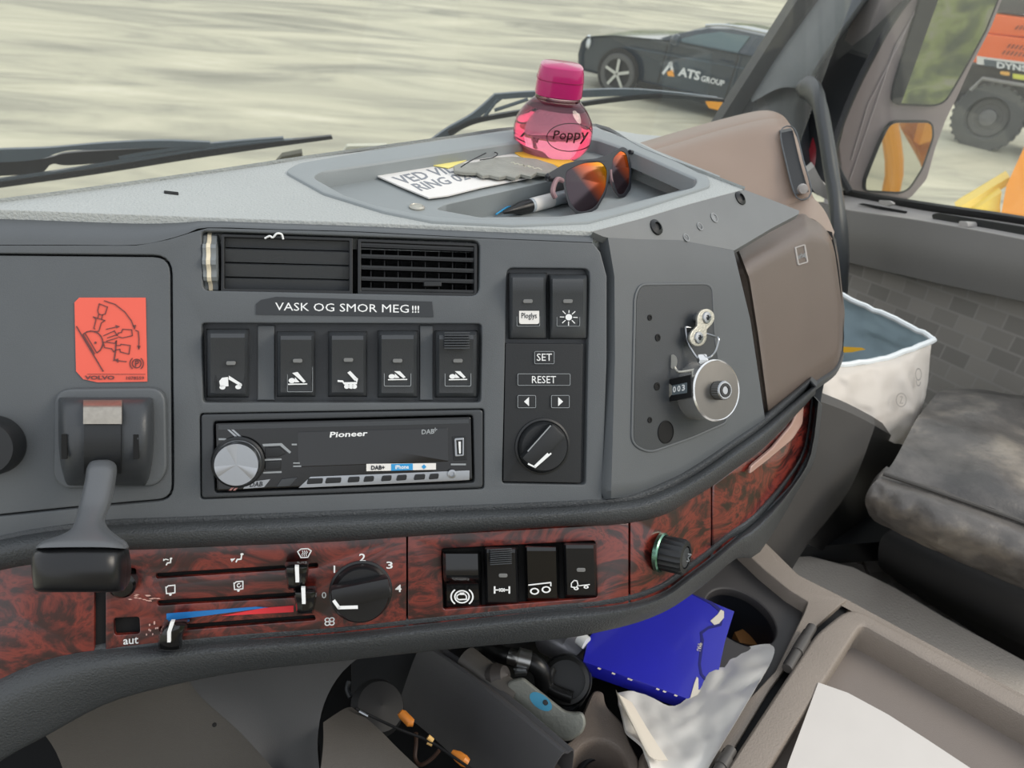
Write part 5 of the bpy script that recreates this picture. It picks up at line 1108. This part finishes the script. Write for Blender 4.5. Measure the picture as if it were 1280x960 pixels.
# ================================================================== SEAT, BIN
st_t = thing('passenger_seat', (.9, .75, 1.25), 'worn black leather passenger seat cushion on a dark base', 'seat')
def Zp(x, y, z): return Zs(z)(x, y, 0)
zs = 1.72
rows = [[Zp(1186, 487, zs-.05), Zp(1230, 488, zs-.045), Zp(1290, 495, zs-.04), Zp(1420, 510, zs-.04)],
        [Zp(1170, 493, zs-.01), Zp(1220, 495, zs), Zp(1290, 505, zs), Zp(1420, 530, zs)],
        [Zp(1145, 525, zs), Zp(1200, 540, zs+.008), Zp(1290, 560, zs+.008), Zp(1420, 600, zs+.008)],
        [Zp(1120, 572, zs), Zp(1185, 590, zs+.01), Zp(1290, 625, zs+.012), Zp(1420, 675, zs+.012)],
        [Zp(1104, 592, zs-.004), Zp(1175, 616, zs), Zp(1285, 655, zs), Zp(1410, 705, zs)]]
mk('seat_top', thick(loft_vf(rows, 10, 8, disp=lambda p, a, b: p+V((0, 0, .010*noise.noise(p*14)))), (0, 0, -.03)), leather, st_t)
rows = [[Zp(1104, 592, zs-.004), Zp(1175, 616, zs), Zp(1285, 655, zs), Zp(1410, 705, zs)],
        [Zp(1092, 604, zs-.004), Zp(1170, 630, zs+.006), Zp(1280, 670, zs+.006), Zp(1405, 722, zs+.006)],
        [Zp(1082, 622, zs-.02), Zp(1160, 652, zs-.012), Zp(1272, 695, zs-.012), Zp(1400, 745, zs-.012)],
        [Zp(1084, 638, zs-.045), Zp(1158, 672, zs-.045), Zp(1270, 715, zs-.045), Zp(1395, 765, zs-.045)],
        [Zp(1096, 652, zs-.085), Zp(1160, 684, zs-.085), Zp(1270, 732, zs-.085), Zp(1395, 785, zs-.085)],
        [Zp(1130, 660, zs-.11), Zp(1175, 684, zs-.11), Zp(1280, 725, zs-.11), Zp(1395, 770, zs-.11)]]
def wr(p, a, b):
    g = math.sin(a*math.pi); return p+V((-.6, -.8, .3))*(.010*g*(noise.noise(V((p.x*40, p.y*40, p.z*6)))+.5*noise.noise(V((p.x*90, p.y*90, p.z*14)))))
mk('gathered_bolster', thick(loft_vf(rows, 14, 8, disp=wr), (.02, .02, -.005)), leather, st_t)
mk('piping', tube_vf(spl([Zp(1104, 592, zs+.002), Zp(1175, 616, zs+.006), Zp(1285, 655, zs+.006), Zp(1410, 705, zs+.006)], 6), .003, 8), mat('piping_grey', '#4c4945', .5), st_t)
basem = mat('seat_base_plastic', '#2e3033', .6, var=.1)
mk('seat_base', thick(loft_vf([[Zp(1130, 655, 1.63), Zp(1180, 680, 1.63), Zp(1280, 725, 1.63), Zp(1400, 775, 1.63)], [Zp(1102, 672, 1.60), Zp(1170, 706, 1.60), Zp(1280, 755, 1.60), Zp(1400, 806, 1.60)], [Zp(1098, 704, 1.5), Zp(1165, 740, 1.5), Zp(1280, 798, 1.5), Zp(1400, 860, 1.5)], [Zp(1106, 716, 1.42), Zp(1165, 748, 1.42), Zp(1280, 808, 1.42), Zp(1400, 870, 1.42)]], 5, 5), (.05, .03, 0)), basem, st_t)
mk('lower_base', thick(loft_vf([[Zp(1112, 712, 1.43), Zp(1165, 745, 1.43), Zp(1280, 806, 1.43), Zp(1400, 870, 1.43)], [Zp(1120, 732, 1.25), Zp(1180, 775, 1.25), Zp(1290, 850, 1.25), Zp(1400, 920, 1.25)]], 4, 4), (.05, .03, 0)), dark, st_t)
mk('front_bracket', thick(([Zp(1080, 668, 1.42), Zp(1112, 676, 1.42), Zp(1112, 700, 1.32), Zp(1096, 712, 1.3), Zp(1064, 702, 1.3)], [(0, 1, 2, 3, 4)]), (.01, .02, 0)), mat('bracket_grey', '#8a8b8b', .5), st_t)

# waste bin lined with a bag
wb_t = thing('waste_bin', Pd(1080, 560, 1.2), 'waste bin lined with a white bag hanging beside the dash end', 'bin')
def bag(p, a, b): return p+V((-.5, -.8, 0))*(.010*noise.noise(V((p.x*30, p.y*30, p.z*8)))+.004*noise.noise(p*80))
blu = mat('bag_inside', '#c3dbe6', .4, var=.05); bagm = mat('bag_outside', '#cfc8bf', .45, var=.05)
rows = [[Pd(990, 335, 1.36), Pd(1054, 370, 1.31), Pd(1110, 395, 1.27), Pd(1163, 422, 1.23)], [Pd(990, 370, 1.38), Pd(1054, 398, 1.34), Pd(1105, 418, 1.30), Pd(1155, 434, 1.25)], [Pd(990, 420, 1.40), Pd(1050, 430, 1.37), Pd(1100, 445, 1.33), Pd(1140, 452, 1.28)], [Pd(980, 520, 1.44), Pd(1045, 520, 1.42), Pd(1090, 520, 1.38), Pd(1130, 520, 1.32)]]
mk('bag_inside', thick(loft_vf(rows, 8, 6, disp=bag), (.004, .004, 0)), blu, wb_t)
rows = [[Pd(1000, 440, 1.12), Pd(1045, 456, 1.13), Pd(1100, 449, 1.17), Pd(1140, 437, 1.20), Pd(1164, 426, 1.225)],
        [Pd(998, 452, 1.105), Pd(1042, 470, 1.115), Pd(1098, 466, 1.155), Pd(1138, 452, 1.185), Pd(1163, 440, 1.215)],
        [Pd(1002, 470, 1.10), Pd(1045, 495, 1.11), Pd(1098, 505, 1.15), Pd(1140, 495, 1.185), Pd(1159, 480, 1.215)],
        [Pd(1012, 488, 1.105), Pd(1052, 515, 1.115), Pd(1096, 530, 1.15), Pd(1136, 530, 1.185), Pd(1152, 515, 1.215)],
        [Pd(1024, 502, 1.11), Pd(1056, 518, 1.115), Pd(1092, 542, 1.15), Pd(1126, 556, 1.185), Pd(1143, 551, 1.215)]]
mk('bag_overhang', thick(loft_vf(rows, 10, 8, disp=bag), (.003, .003, 0)), bagm, wb_t)
mk('bag_rim', tube_vf([p+V((0, 0, .003*noise.noise(p*60))) for p in spl([Pd(990, 335, 1.36), Pd(1054, 370, 1.31), Pd(1110, 395, 1.27), Pd(1160, 420, 1.232), Pd(1166, 425, 1.225), Pd(1140, 437, 1.20), Pd(1100, 449, 1.17), Pd(1045, 456, 1.13), Pd(1000, 440, 1.12)], 6)], .0045, 8), mat('bag_edge', '#e6ebec', .4), wb_t)
cnr = [Pd(1000, 450, 1.15), Pd(1150, 440, 1.24), Pd(1050, 380, 1.33), Pd(1000, 360, 1.36)]
mk('bin_shell', thick(([p+V((0, 0, -.035)) for p in cnr]+[p+V((0, 0, -.26)) for p in cnr], [(0, 1, 5, 4), (4, 5, 6, 7)]), (0, .003, 0)), dark, wb_t)
class BGS:
    N = -ray(1140, 490).normalized()
    def __call__(s, x, y, n=0.): return Pd(x, y, 1.15+(x-1098)*.00085-.014-n)
bgs = BGS()
fi = mat('faint_print', '#9a948e', .6)
icon('round_print', bgs, qr(1119, 490, 1134, 510), [('r', .5, .5, .45, .06, 0, 360), ('l', [(.4, .3), (.6, .3), (.4, .7), (.65, .7)], .05)], fi, wb_t, 0)
icon('round_print', bgs, qr(1143, 462, 1153, 482), [('r', .5, .3, .4, .08, 0, 360), ('r', .5, .75, .3, .08, 0, 200)], fi, wb_t, 0)
icon('yellow_scrap', Srf([(Pd(1060, 440, 1.30), (CAM-Pd(1060, 440, 1.30)).normalized())]), [(1050, 433), (1084, 434), (1080, 441), (1050, 441)], [('p', [(0, 0), (.8, .1), (1, .4), (.5, .9), (0, 1)])], mat('scrap_yellow', '#f0b82c', .6), wb_t, 0)

# ================================================================== OUTSIDE
# wipers just outside the windscreen
def WP(x, y, dy=.03):
    r = ray(x, y); t = (gy+dy)/r.y
    for _ in range(6):
        p = CAM+r*t; t *= (gy+dy-.10*(p.z-1.6)-.10*p.x*p.x)/p.y
    return CAM+r*t
w1 = thing('windscreen_wiper', WP(200, 200), 'large black wiper lying across the left part of the windscreen', 'wiper', 'windscreen wipers')
sgw = mat('wiper_metal', '#55606a', .35, bump=.1)
def wrib(name, top, bot, m, par, dy=.03, t=.012): return mk(name, thick(loft_vf([[WP(*p, dy) for p in top], [WP(*p, dy) for p in bot]], 5, 2), (0, t, 0)), m, par)
wrib('arm', [(-60, 190), (0, 187), (60, 185), (130, 179), (200, 176), (262, 178)], [(-60, 204), (0, 203), (50, 199), (80, 189), (130, 187), (262, 183)], sgw, w1)
wrib('arm_flange', [(-60, 204), (0, 203), (50, 199), (66, 196), (100, 190), (262, 182)], [(-60, 222), (0, 220), (50, 216), (66, 205), (100, 206), (262, 190)], black, w1, .035)
wrib('blade', [(-60, 237), (0, 228), (120, 211), (240, 191), (350, 177), (414, 170)], [(-60, 244), (0, 235), (120, 218), (240, 199), (350, 183), (416, 174)], black, w1, .02)
wrib('blade_spine', [(-60, 231), (0, 224), (90, 211), (180, 196), (262, 185), (330, 177), (405, 172)], [(-60, 235), (0, 227), (90, 214), (180, 200), (262, 189), (330, 180), (405, 174)], sgw, w1, .025)
wrib('yoke', [(148, 196), (180, 190), (230, 183), (290, 177), (354, 172)], [(150, 200), (182, 194), (230, 187), (290, 181), (354, 176)], sgw, w1, .03)
w2 = thing('windscreen_wiper', WP(620, 140), 'black jointed wiper rising behind the pink bottle', 'wiper', 'windscreen wipers')
wrib('arm', [(535, 178), (560, 160), (590, 143), (618, 119)], [(556, 176), (580, 160), (600, 146), (628, 124)], sgw, w2)
wrib('arm_top', [(618, 118), (660, 115), (720, 113), (800, 112), (898, 122)], [(620, 125), (660, 122), (720, 122), (800, 120), (898, 127)], sgw, w2, .03)
wrib('blade', [(560, 164), (592, 150), (640, 140), (700, 132), (760, 124), (830, 118), (905, 124)], [(562, 170), (594, 155), (640, 146), (700, 138), (760, 129), (830, 123), (906, 128)], black, w2, .02)
mk('link_rod', tube_vf([WP(622, 124), WP(604, 148)], .004, 8), sgw, w2); mk('link_rod', tube_vf([WP(618, 138), WP(660, 124)], .004, 8), sgw, w2)
mk('cowl_bracket', thick(([WP(344, 205), WP(352, 196), WP(377, 191), WP(379, 205)], [(0, 1, 2, 3)]), (0, .03, 0)), mat('olive_metal', '#5d5a48', .6, var=.2, vscale=40), label='small olive bracket on the cowl by the wiper tip', cat='bracket')
mk('cowl_strip', thick(([WP(428, 192), WP(434, 183), WP(484, 182), WP(486, 192)], [(0, 1, 2, 3)]), (0, .02, 0)), mat('pale_cap', '#d5d2c2', .6), label='pale strip on the cowl beyond the dash edge', cat='strip')

# mirror cluster
mc = thing('door_mirror', Ys(1.75)(1140, 140), 'tall double door mirror in a mauve grey housing outside the side window', 'mirror')
YM = Ys(1.78)
hou = rnd([(1345, -330), (1110, -300), (1115, -60), (1100, 0), (1066, 95), (1046, 170), (1052, 232), (1090, 250), (1138, 250), (1160, 225), (1171, 185), (1184, 150), (1198, 122), (1214, 86), (1240, 36), (1254, 0)], 6)
plate('housing', YM, hou, mauve, mc, th=.08, bev=3, bh=.01)
for q in ([(1152, 0), (1118, 60), (1062, 225)], [(1136, 30), (1085, 130), (1064, 200)]): mk('housing_crease', tube_vf([YM(x, y, .001) for x, y in q], .0022, 6), mat('crease_pale', '#a79ea2', .6), mc)
um = rnd([(1155, -330), (1335, -330), (1249, 0), (1234, 38), (1209, 84), (1180, 134), (1114, 131), (1118, 105), (1138, 40), (1150, 0)], [4, 4, 0, 0, 12, 18, 12, 8, 0, 0])
lm_ = rnd([(1112, 151), (1167, 151), (1168, 172), (1154, 212), (1134, 243), (1080, 240), (1080, 225), (1098, 180)], [12, 12, 6, 6, 14, 6, 6, 8])
def mirror(loop, cx, cy, want, lab):
    c = YM(cx, cy, .012); d = ray(cx, cy).normalized(); nn = (V(want).normalized()-d).normalized()
    Sm = Srf([(c, nn)]); Sb = Off(YM, YM.N)
    plate('mirror_bezel', Off(YM, YM.N), loop, rubber, mc, th=.02, n=.008, bev=1)
    plate('mirror_glass', Sm, inset(loop if area(loop) > 0 else loop[::-1], 2.6), mirm, mc, th=.002, n=.012, label=lab)
    return c
wu = V((.16, -.97, -.10)); wl_ = V((.42, -.86, -.30))
mcu = mirror(um, 1180, 65, wu, 'large upper mirror glass'); mcl = mirror(lm_, 1125, 195, wl_, 'small lower mirror glass')
# own load body and bank behind, seen in the large mirror
mk('cargo_body', box_vf((.1, -5.5, 1.5), (1.12, 0, 0), (0, 3.6, 0), (0, 0, 1.1), .03), mat('beige_tarp', '#b3a795', .7, var=.1, vscale=2), label='beige load body of the truck behind the cab, seen in the large mirror', cat='truck body')
rows = [[(-6, -19, GZ-.1), (2, -15, GZ-.1), (8, -11, GZ-.1), (15, -4, GZ-.1)], [(-6, -21, 1.2), (3, -17, 1.4), (10, -13, 1.2), (18, -6, .8)], [(-6, -26, 5.0), (5, -22, 5.2), (14, -17, 4.6), (23, -8, 3.5)]]
mk('grassy_bank', loft_vf(rows, 14, 10, disp=lambda p, a, b: p+V((0, 0, .4*noise.noise(p*.7)))), bankm, kind='structure')
# yellow loader parts seen in the small mirror
lt_ = thing('yellow_loader_bucket', mcl+wl_*3.2, 'yellow loader bucket with lifting arms standing beside the cab, seen in the small mirror', 'bucket')
c = mcl+wl_*3.0; rg = wl_.cross(ZV).normalized(); upv = rg.cross(wl_).normalized()
def LB(a, b, d=0): return c+rg*a+upv*b+wl_.normalized()*d
# in the mirror picture right/left are swapped
mk('bucket_plate', thick(([LB(-.02, .10), LB(-.42, .42), LB(-.02, .58), LB(.05, .5)], [(0, 1, 2, 3)]), (.02, .05, 0)), ygp, lt_)
mk('bucket_shell', thick(loft_vf([[LB(-.45, .52), LB(-.1, .55), LB(.14, .46)], [LB(-.44, .1, .15), LB(-.1, .15, .2), LB(.10, .2, .2)], [LB(-.30, -.30), LB(-.15, -.05, .1), LB(.04, .12)]], 4, 4), (.02, .04, 0)), mat('dirty_yellow', '#d98e1c', .6, var=.2, vscale=6), lt_)
mk('lift_arm', tube_vf(spl([LB(.25, .5, -.1), LB(.16, .2, -.1), LB(0, -.1, -.1), LB(-.05, -.45, -.1)], 4), .05, 10), ygp, lt_)
mk('lift_arm', tube_vf(spl([LB(-.5, .4, -.15), LB(-.42, -.05, -.15), LB(-.25, -.45, -.15)], 4), .04, 10), ygp, lt_)
mk('pivot_pin', lathe_vf(LB(.14, .3, -.12), rg, [(.06, -.08), (.06, .08), (0, .09)], 18), dark, lt_)
# yellow frame of machine just outside door
yf = thing('yellow_machine_frame', Pd(1262, 240, 3.0), 'bright yellow sloping machine frame right outside the door window', 'machine')
mk('side_plate', pslab_vf([(1250, 275, 2.9), (1258, 232, 3.0), (1282, 180, 3.1), (1420, 60, 3.1), (1450, 330, 2.8)], (.05, .05, 0)), mat('amber_paint', '#f59a12', .35, coat=.3), yf)
mk('rail', pslab_vf([(1196, 262, 3.0), (1204, 256, 3.02), (1262, 221, 3.1), (1262, 230, 3.1), (1208, 266, 3.0)], (.05, .08, 0)), mat('lemon_paint', '#f4d04a', .4), yf)
mk('rail', pslab_vf([(1218, 262, 2.98), (1252, 240, 3.02), (1250, 258, 2.98), (1252, 275, 2.95), (1215, 272, 2.95)], (.05, .08, 0)), mat('lemon_paint', '#f4d04a', .4), yf)

# orange machine far right
og = G_(1235, 188); dO = G_.dep(1235, 188)
om = thing('orange_wheeled_machine', og, 'orange wheeled excavator with black chassis parked outside', 'excavator')
e1 = (G_(1290, 200)-G_(1200, 178)); e1.z = 0; e1.normalize(); e2 = V((-e1.y, e1.x, 0))
if e2.dot(og) < 0: e2 = -e2
class OS:
    N = -e2
    def __call__(s, x, y, n=0.):
        r = ray(x, y); Q = og+e2*(-n); t = s.N.dot(Q-CAM)/s.N.dot(r); return CAM+r*t
os_ = OS()
sc_ = dO/F
plate('upper_hood', os_, rnd([(1242, 17), (1280, 22), (1420, 46), (1420, 60), (1232, 42)], 3), orange, om, th=.9, n=.05, bev=2, bh=.03)
plate('side_panel', os_, rnd([(1232, 42), (1420, 64), (1420, 105), (1216, 78), (1214, 76)], 3), orange, om, th=.9, n=.08, bev=2, bh=.03)
plate('white_stripe', os_, [(1221, 70), (1420, 96), (1420, 110), (1221, 80)], white, om, th=.02, n=.10); plate('grey_stripe', os_, [(1230, 74), (1420, 99), (1420, 108), (1230, 82)], mat('stripe_grey', '#4d565e', .5), om, th=.02, n=.11)
text('side_lettering', os_, [(1246, 77), (1300, 84), (1300, 92), (1246, 85)], 'DYNSET', sym, om, .12, bold=.03)
plate('decal', os_, rnd([(1250, 89), (1262, 90), (1262, 95), (1250, 93)], 2), mat('decal_gold', '#e8b050', .5), om, th=.02, n=.14); plate('decal', os_, [(1266, 92), (1300, 97), (1300, 103), (1266, 98)], mat('decal_lime', '#d8d850', .5), om, th=.02, n=.14)
for r_ in range(2):
    for k in range(7): x = 1262+5*k-6*r_; y = 55+8*r_+.6*k; plate('grille_slot', os_, [(x, y), (x+2, y+.2), (x-2, y+5), (x-4, y+4.6)], mat('slot_dark', '#8a3a16', .6), om, th=.01, n=.10)
for k in range(4): x = 1272+5*k; plate('grille_slot', os_, [(x, 32), (x+2, 32.2), (x-2, 37), (x-4, 36.6)], mat('slot_dark', '#8a3a16', .6), om, th=.01, n=.07)
plate('chassis', os_, [(1212, 80), (1420, 108), (1420, 190), (1290, 175), (1255, 120), (1222, 112), (1196, 148), (1192, 128)], mat('chassis_dark', '#3b3836', .8, var=.3, vscale=4), om, th=1.0, n=-.15)
mk('step_rail', tube_vf([os_(1213, 113, .15), os_(1228, 98, .15), os_(1300, 110, .15)], .03, 8), mat('rail_grey', '#8c8a88', .5), om)
cwl = os_(1235, 147, -.05); rw = 41*sc_
for dx in (0, 2.9):
    c = cwl+e1*dx
    wl2 = mk('wheel', lathe_vf(c-e2*.05, -e2, [(rw*.5, -.35), (rw*.94, -.30), (rw*.97, -.25), (rw*.97, .02), (rw*.93, .06), (rw*.62, .08), (rw*.58, .05), (rw*.57, -.08)], 64), tire, om, label=None)
    mk('rim', lathe_vf(c, -e2, [(rw*.58, -.02), (rw*.54, .0), (rw*.40, .0), (rw*.36, -.05), (0, -.05)], 36), mat('rim_grey', '#6b6a68', .6), wl2)
    mk('tread_lugs', join(*[box_vf(c+(e1*math.cos(a)+ZV*math.sin(a))*rw*.965-e2*.02, (e1*math.cos(a)+ZV*math.sin(a))*rw*.035, (ZV*math.cos(a)-e1*math.sin(a))*rw*.045, e2*.10) for a in [2*math.pi*k/28 for k in range(28)]]), tire, wl2)
    mk('hub', lathe_vf(c, -e2, [(rw*.26, -.05), (rw*.24, .03), (rw*.12, .05), (0, .05)], 24), mat('hub_grey', '#7c7b7a', .5), wl2)
plate('engine_block', os_, [(1244, -30), (1420, -10), (1420, 20), (1270, 18), (1240, 14)], mat('engine_dark', '#5a5a58', .7, var=.4, vscale=3), om, th=.7, n=-.1)

# dark estate car in the yard
cp0 = G_(768, 117); cp1 = G_(935, 160)
uu_ = (cp1-cp0); uu_.z = 0; uu_.normalize(); vv_ = V((-uu_.y, uu_.x, 0))
if vv_.dot(cp0) < 0: vv_ = -vv_
fw = V((cp0.x, cp0.y, GZ))       # foot of the front wheel, near side
def CP(x, y, z): return fw+uu_*(x-.85)+vv_*y+ZV*z
car = thing('estate_car', CP(2.3, .9, 0), 'dark blue estate car with white and yellow lettering parked in the yard', 'car')
low = [(0.05, .25), (0, .5), (.03, .72), (.12, .82), (.6, .93), (1.45, 1.02), (1.7, 1.05), (4.5, 1.1), (4.75, 1.0), (4.8, .5), (4.7, .25)]
def ring(y, f): return [CP(2.4+(x-2.4)*f, y, z if z < .3 else .3+(z-.3)*(.97 if f < 1 else 1)) for x, z in low]
arch = lambda x0: None
rows = [ring(-.0+.06, .985), ring(0, 1), ring(-.0, 1)]
secs = [(.10, .97, .95), (.03, .99, .99), (0, 1, 1), (.9, 1.01, 1.03), (1.8, 1, 1), (1.77, .99, .99), (1.70, .97, .95)]
G = [[CP(2.4+(x-2.4)*f, y, .25+(z-.25)*g) for x, z in low] for y, f, g in secs]
v, f = grid_vf(G); k = len(low); f.append(tuple(range(k))); f.append(tuple(range((len(secs)-1)*k, len(secs)*k)))
f += [(i*k, (i+1)*k, (i+1)*k+k-1, i*k+k-1) for i in range(len(secs)-1)]
mk('body', (v, f), carm, car, sharp=30)
gr = [(1.35, .98), (1.75, 1.17), (2.2, 1.33), (2.6, 1.37), (3.6, 1.36), (4.3, 1.30), (4.65, 1.05)]
secs = [(.10, 1, .78), (.12, .995, .85), (.28, .97, 1), (.9, .97, 1.02), (1.52, .97, 1), (1.68, .995, .85), (1.70, 1, .78)]
G = [[CP(3+(x-3)*ff, .10+(z-.98)*.35 if j == 1 else (1.7-(z-.98)*.35 if j == 5 else (y if j in (0, 6) else y)), (.98+(z-.98)*(.0 if j in (0, 6) else (1 if j in (2, 3, 4) else .93)))+ (0.01 if j == 3 else 0)) for x, z in gr] for j, (y, ff, g) in enumerate(secs)]
v, f = grid_vf(G); mk('roof', (v, f), carm, car, sharp=40)
def side(name, pts, y, m, par, t=.02, z0=.98): return mk(name, thick(([CP(x, y+max(0, (z-z0))*.35 if y < .5 else y, z) for x, z in pts], [tuple(range(len(pts)))]), vv_*t), m, par)
side('side_window', [(1.75, 1.05), (2.1, 1.20), (2.45, 1.30), (2.95, 1.32), (2.85, 1.06)], .085, carg, car)
side('side_window', [(2.98, 1.07), (3.06, 1.32), (3.9, 1.31), (3.85, 1.09)], .085, mat('car_glass_dark', '#3c4650', .1), car)
side('side_window', [(3.95, 1.10), (4.0, 1.40), (4.25, 1.34), (4.5, 1.12)], .085, mat('car_glass_dark', '#3c4650', .1), car)
mk('windscreen', thick(([CP(1.42, .25, 1.0), CP(2.15, .4, 1.31), CP(2.15, 1.4, 1.31), CP(1.42, 1.55, 1.0)], [(0, 1, 2, 3)]), (0, 0, .012)), carg, car)
chr_ = mat('roof_rail_silver', '#cfd3d6', .25, .9)
mk('roof_rail', tube_vf(spl([CP(2.15, .27, 1.34), CP(2.6, .27, 1.41), CP(3.6, .27, 1.40), CP(4.3, .27, 1.33)], 5), .022, 8), chr_, car)
mk('wing_mirror', lathe_vf(CP(1.85, -.12, 1.08), -uu_, [(0, -.1), (.09, -.06), (.10, .02), (.07, .07), (0, .08)], 18), carm, car)
side('door_seam', [(1.62, .35), (1.64, .35), (1.68, 1.0), (1.66, 1.0)], -.012, black, car, .01); side('door_seam', [(2.86, .35), (2.88, .35), (2.92, 1.03), (2.90, 1.03)], -.012, black, car, .01)
side('shoulder_line', [(.9, .80), (2.5, .86), (4.5, .93), (4.5, .915), (2.5, .845), (.9, .785)], -.014, mat('car_crease', '#3f5060', .2), car, .01)
side('door_handle', [(2.55, .87), (2.78, .88), (2.78, .91), (2.55, .90)], -.03, carm, car, .03)
mk('headlight', lathe_vf(CP(.10, .12, .72), (-uu_*.8-vv_*.6), [(0, -.08), (.12, -.02), (.10, .03), (0, .05)], 20), mat('headlight_glass', '#e8eef2', .1), car)
side('sill', [(1.25, .20), (4.4, .20), (4.4, .32), (1.25, .30)], -.005, black, car, .1)
for x in (.85, 3.75):
    c = CP(x, -.02, .34)
    mk('wheel_arch', lathe_vf(CP(x, -.022, .36), -vv_, [(.40, -.02), (.40, .004), (.33, .004), (.33, -.02)], 36), black, car)
    wh = mk('wheel', lathe_vf(c, -vv_, [(.2, -.2), (.33, -.2), (.34, -.16), (.34, .0), (.32, .03), (.25, .03), (.24, .0), (.235, -.07)], 40), tire, car)
    mk('wheel_disc', lathe_vf(c, -vv_, [(.245, -.04), (.24, .0), (.0, -.03)], 30), black, wh)
    for k in range(5):
        an = 2*math.pi*k/5+.3; dv = uu_*math.cos(an)+ZV*math.sin(an); mk('spoke', box_vf(c-vv_*.022+dv*.13, dv*.115, dv.cross(vv_)*.025, vv_*.012), chr_, wh)
class CS:
    N = -vv_
    def __call__(s, x, y, n=0.): return CP(x, -.022-n, y)
csf = CS()
def tq(x0, z0, x1, z1): return [(x0, z1), (x1, z1), (x1, z0), (x0, z0)]
text('door_lettering', csf, tq(1.97, .54, 2.36, .68), 'ATS', sym, car, 0, th=.004, bold=.03); text('door_lettering', csf, tq(2.39, .54, 2.80, .63), 'GROUP', sym, car, 0, th=.004, bold=.02)
icon('emblem', csf, tq(1.68, .50, 1.92, .72), [('l', [(.5, .05), (.1, .9)], .2), ('l', [(.5, .05), (.75, .6)], .2), ('c', .5, .12, .16)], sym, car, 0, th=.004)
icon('emblem', csf, tq(1.68, .50, 1.92, .72), [('p', [(.35, .75), (.75, .5), (.98, .95), (.5, 1)])], ygp, car, .002, th=.004)
icon('yellow_flash', csf, tq(2.55, .16, 3.4, .50), [('p', [(.0, .75), (.45, .45), (1, .0), (1.2, .5), (.9, 1.0), (.1, 1.0)])], ygp, car, 0, th=.004)
# a second dark car roof further back
b2 = G_(1010, 20)
